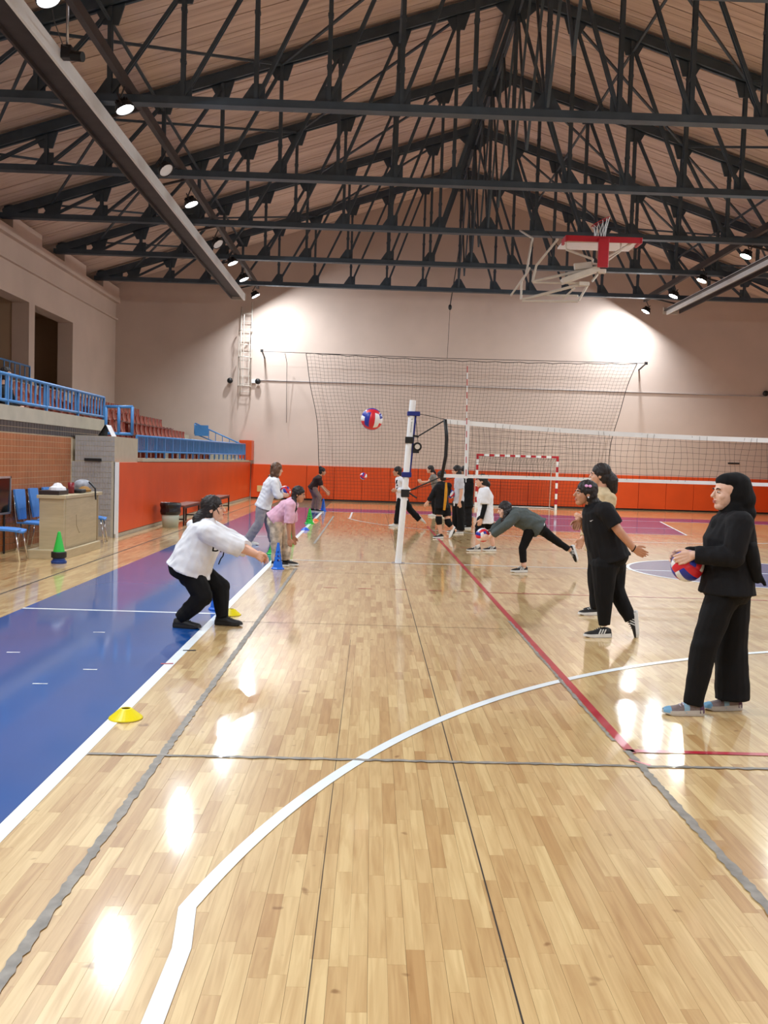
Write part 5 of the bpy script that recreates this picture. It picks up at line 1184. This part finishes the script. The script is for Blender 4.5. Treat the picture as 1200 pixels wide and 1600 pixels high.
# --- light grey tee with ball
def p8x(root, J, h, R, org, A, G, P, C, N):
    p = J((709.8, 787, -.1)); q = MB(); q.box(p, (.03, .02, .1)); q.build('pocket_label', WHT, root)
w8 = person('person in light grey T-shirt and black trousers holding a volleyball, hair to the shoulders', 21.0, (713, 736), (-1, -.1, -.05), (717, 746), (718, 757), (717, 782),
    [dict(j=[(720, 750, -.17), (721, 769, -.2), (718, 785, -.2), (719, 791, -.2)], thumb=(-1, 0, 0), sleeve=.75), dict(j=[(715, 750, .17), (712, 768, .2), (706, 776, .02), (701, 777, .0)], grip=((703.5, 772, 0), (.1, .75, -.6), (-.85, -.2, -.1)), curl=.5, thumb=(0, 0, 1), sleeve=.75)],
    [dict(j=[(719, 786, -.09), (720, 807, -.1), (720, 828, -.1), (713, 832, -.14)]), dict(j=[(713, 786, .09), (712, 807, .1), (711, 828, .1), (703, 832, .06)])],
    dict(m=cloth('light_grey', (198, 200, 208), var=.05), hem=.07, k=.02), dict(m=BLK, r=(.1, .085, .085)), (mat('grey_shoe', (120, 115, 112), .6), WSOLE), (HAIR, [('ball', (-.05, .03, -.05), (.07, .06, .09)), ('ball', (-.05, -.03, -.06), (.07, .06, .09)), ('limb', [(-.07, 0, -.08), (-.07, 0, -.16)], [.06, .04])]), 0, voxel=.01, extra=p8x, dep=(.1, .09, .095))
ball(at_y(703.5, 772, 21.0), (.7, .2, 1.9), 'volleyball held by the person in light grey T-shirt')
# --- all black, behind
w9 = person('person all in black with covered dark hair standing behind the light grey T-shirt', 22.6, (725, 736), (-.9, .4, 0), (729, 746), (731, 757), (730, 782),
    [dict(j=[(736, 751, -.1), (737, 769, -.12), (732, 783, -.16), (730, 789, -.16)], thumb=(-1, 0, 0), sleeve=1.95), dict(j=[(724, 751, .12), (722, 769, .14), (721, 783, .12), (721, 789, .12)], thumb=(-1, 0, 0), sleeve=1.95)],
    [dict(j=[(732, 786, -.08), (732, 806, -.08), (732, 824, -.08), (725, 826, -.1)]), dict(j=[(727, 786, .08), (727, 806, .08), (727, 822, .08), (720, 824, .06)])],
    dict(m=BLK, hem=.16, k=.03, sleeve=1.95, name='jacket'), dict(m=BLK2, r=(.1, .085, .085)), (BSHOE, WSOLE), (HAIR, [('ball', (-.06, 0, -.06), (.07, .08, .1))]), 0, voxel=.011, side=(.3, -.95, 0))
# --- long white tee with black arm sleeve
def p10x(root, J, h, R, org, A, G, P, C, N):
    q = MB(); p_, r_ = A[0][1], A[0][2]; limb(q, [A[0][0].lerp(p_, .6), p_, p_.lerp(r_, .97)], [.052, .047, .04], False, False); q.build('arm_sleeve', BLK, root, smooth=True)
    q = MB(); g_ = G[0]; u = (g_[0] - g_[1]).normalized(); d = (g_[2] - g_[1]).normalized(); limb(q, [g_[1] + u * .1, g_[1], g_[1] + d * .08], [.075, .074, .06], False, False); q.build('knee_pad', BLK, root, smooth=True)
w10 = person('person in long white T-shirt with a black arm sleeve, black shorts and ponytail', 16.75, (752, 752), (-1, -.05, 0), (756, 763), (758, 777), (758, 803),
    [dict(j=[(759, 769, -.17), (757, 792, -.2), (752, 811, -.2), (750, 817, -.2)], thumb=(-1, 0, 0), sleeve=.82), dict(j=[(755, 769, .17), (752, 790, .2), (749, 808, .2), (747, 815, .2)], thumb=(-1, 0, 0), sleeve=.82)],
    [dict(j=[(753, 812, -.09), (748, 829, -.1), (746, 850, -.1), (730, 856, -.12)], sock=.12), dict(j=[(763, 812, .09), (766, 830, .1), (770, 852, .05), (756, 860, .0)], sock=.12)],
    dict(m=WHT, hem=.17, k=.035, r=(.09, .085, .07), fold=.009), dict(m=BLK, end=.8, r=(.095, .085, .07), name='shorts'), (BSHOE, WSOLE, None, WSOLE), (HAIR, [('limb', [(-.09, 0, .0), (-.13, 0, -.05), (-.14, 0, -.12)], [.04, .045, .02])]), 0, voxel=.009, extra=p10x)
# --- lunging player in the grey-green jacket
def p11x(root, J, h, R, org, A, G, P, C, N):
    q = MB(); limb(q, [J((843, 826, -.13)), J((848, 819, -.12))], [.035, .035]); q.build('undershirt', WHT, root, smooth=True)
w11 = person('person in dark grey-green jacket and black leggings lunging on one leg with a volleyball', 13.65, (788, 797), (-.95, -.2, -.15), (799, 800), (813, 808), (838, 822),
    [dict(j=[(805, 806, -.18), (790, 820, -.22), (770, 831, -.12), (758, 836, -.08)], grip=((754, 836, -.02), (.3, -.85, -.25), (-.9, 0, -.2)), curl=.5, thumb=(0, 0, 1), sleeve=1.8), dict(j=[(800, 806, .17), (785, 815, .2), (766, 828, .08), (757, 832, .04)], grip=((754, 836, -.02), (.3, .85, -.25), (-.9, 0, -.2)), curl=.5, thumb=(0, 0, 1), sleeve=1.8)],
    [dict(j=[(828, 829, -.08), (816, 857, -.1), (818, 881, -.1), (802, 892, -.14)], r=(.09, .06, .05), sock=.1, sock_m=SKIN[0]), dict(j=[(844, 826, .09), (866, 843, .12), (891, 860, .12), (896, 879, .1)], flat=False, up=(-.7, -.1, .5), r=(.09, .062, .045), sock=.1, sock_m=SKIN[0])],
    dict(m=cloth('grey_green', (82, 90, 90)), sleeve=1.8, hem=.06, k=.04, r=(.085, .075, .055), fold=.011, name='jacket'), dict(m=BLK, end=1.9, r=(.09, .062, .048), fold=.005), (BSHOE, WSOLE, None, WSOLE), (HAIR, [('ball', (-.03, .05, -.06), (.07, .05, .11)), ('ball', (-.03, -.05, -.06), (.07, .05, .11)), ('limb', [(-.05, .05, -.08), (.0, .075, -.17), (.02, .075, -.24)], [.06, .06, .03]), ('limb', [(-.04, -.05, -.08), (.0, -.07, -.16), (.02, -.07, -.22)], [.06, .055, .03]), ('limb', [(.0, .075, .03), (.02, .085, -.07), (.045, .085, -.16), (.05, .08, -.25)], [.03, .034, .036, .015])]), 2, voxel=.008, wid=(.17, .16, .165), dep=(.12, .115, .12), extra=p11x)
ball(at_y(754, 836, 13.63), (.4, 1.3, .8), 'volleyball in the outstretched hands of the lunging person in grey-green jacket')
# --- seated spectator in the stand
sy = 16.16      # sits on a second-row seat, feet on the step
w15 = person('person in black hooded jacket seated in the stand behind the blue railing', sy, V((-6.42, sy, 2.9)), (.95, -.3, 0), V((-6.46, sy, 2.7)), V((-6.46, sy, 2.52)), V((-6.43, sy, 2.235)),
    [dict(j=[V((-6.45, sy - .19, 2.62)), V((-6.37, sy - .23, 2.37)), V((-6.16, sy - .14, 2.32)), V((-6.06, sy - .12, 2.29))]), dict(j=[V((-6.45, sy + .19, 2.62)), V((-6.37, sy + .21, 2.37)), V((-6.16, sy + .14, 2.32)), V((-6.06, sy + .12, 2.29))])],
    [dict(j=[V((-6.42, sy - .09, 2.2)), V((-6.08, sy - .11, 2.2)), V((-6.17, sy - .11, 1.745)), V((-5.99, sy - .11, 1.745))], flat=False, up=(0, 0, 1)), dict(j=[V((-6.42, sy + .09, 2.2)), V((-6.08, sy + .11, 2.2)), V((-6.17, sy + .11, 1.745)), V((-5.99, sy + .11, 1.745))], flat=False, up=(0, 0, 1))],
    dict(m=BLK, sleeve=1.95, hem=.03, k=.02, name='jacket'), dict(m=BLK2, r=(.09, .075, .06)), (BSHOE, BSOLE), (HAIR, [('ball', (-.03, 0, .0), (.11, .1, .12))]), 0, voxel=.012)
finish()
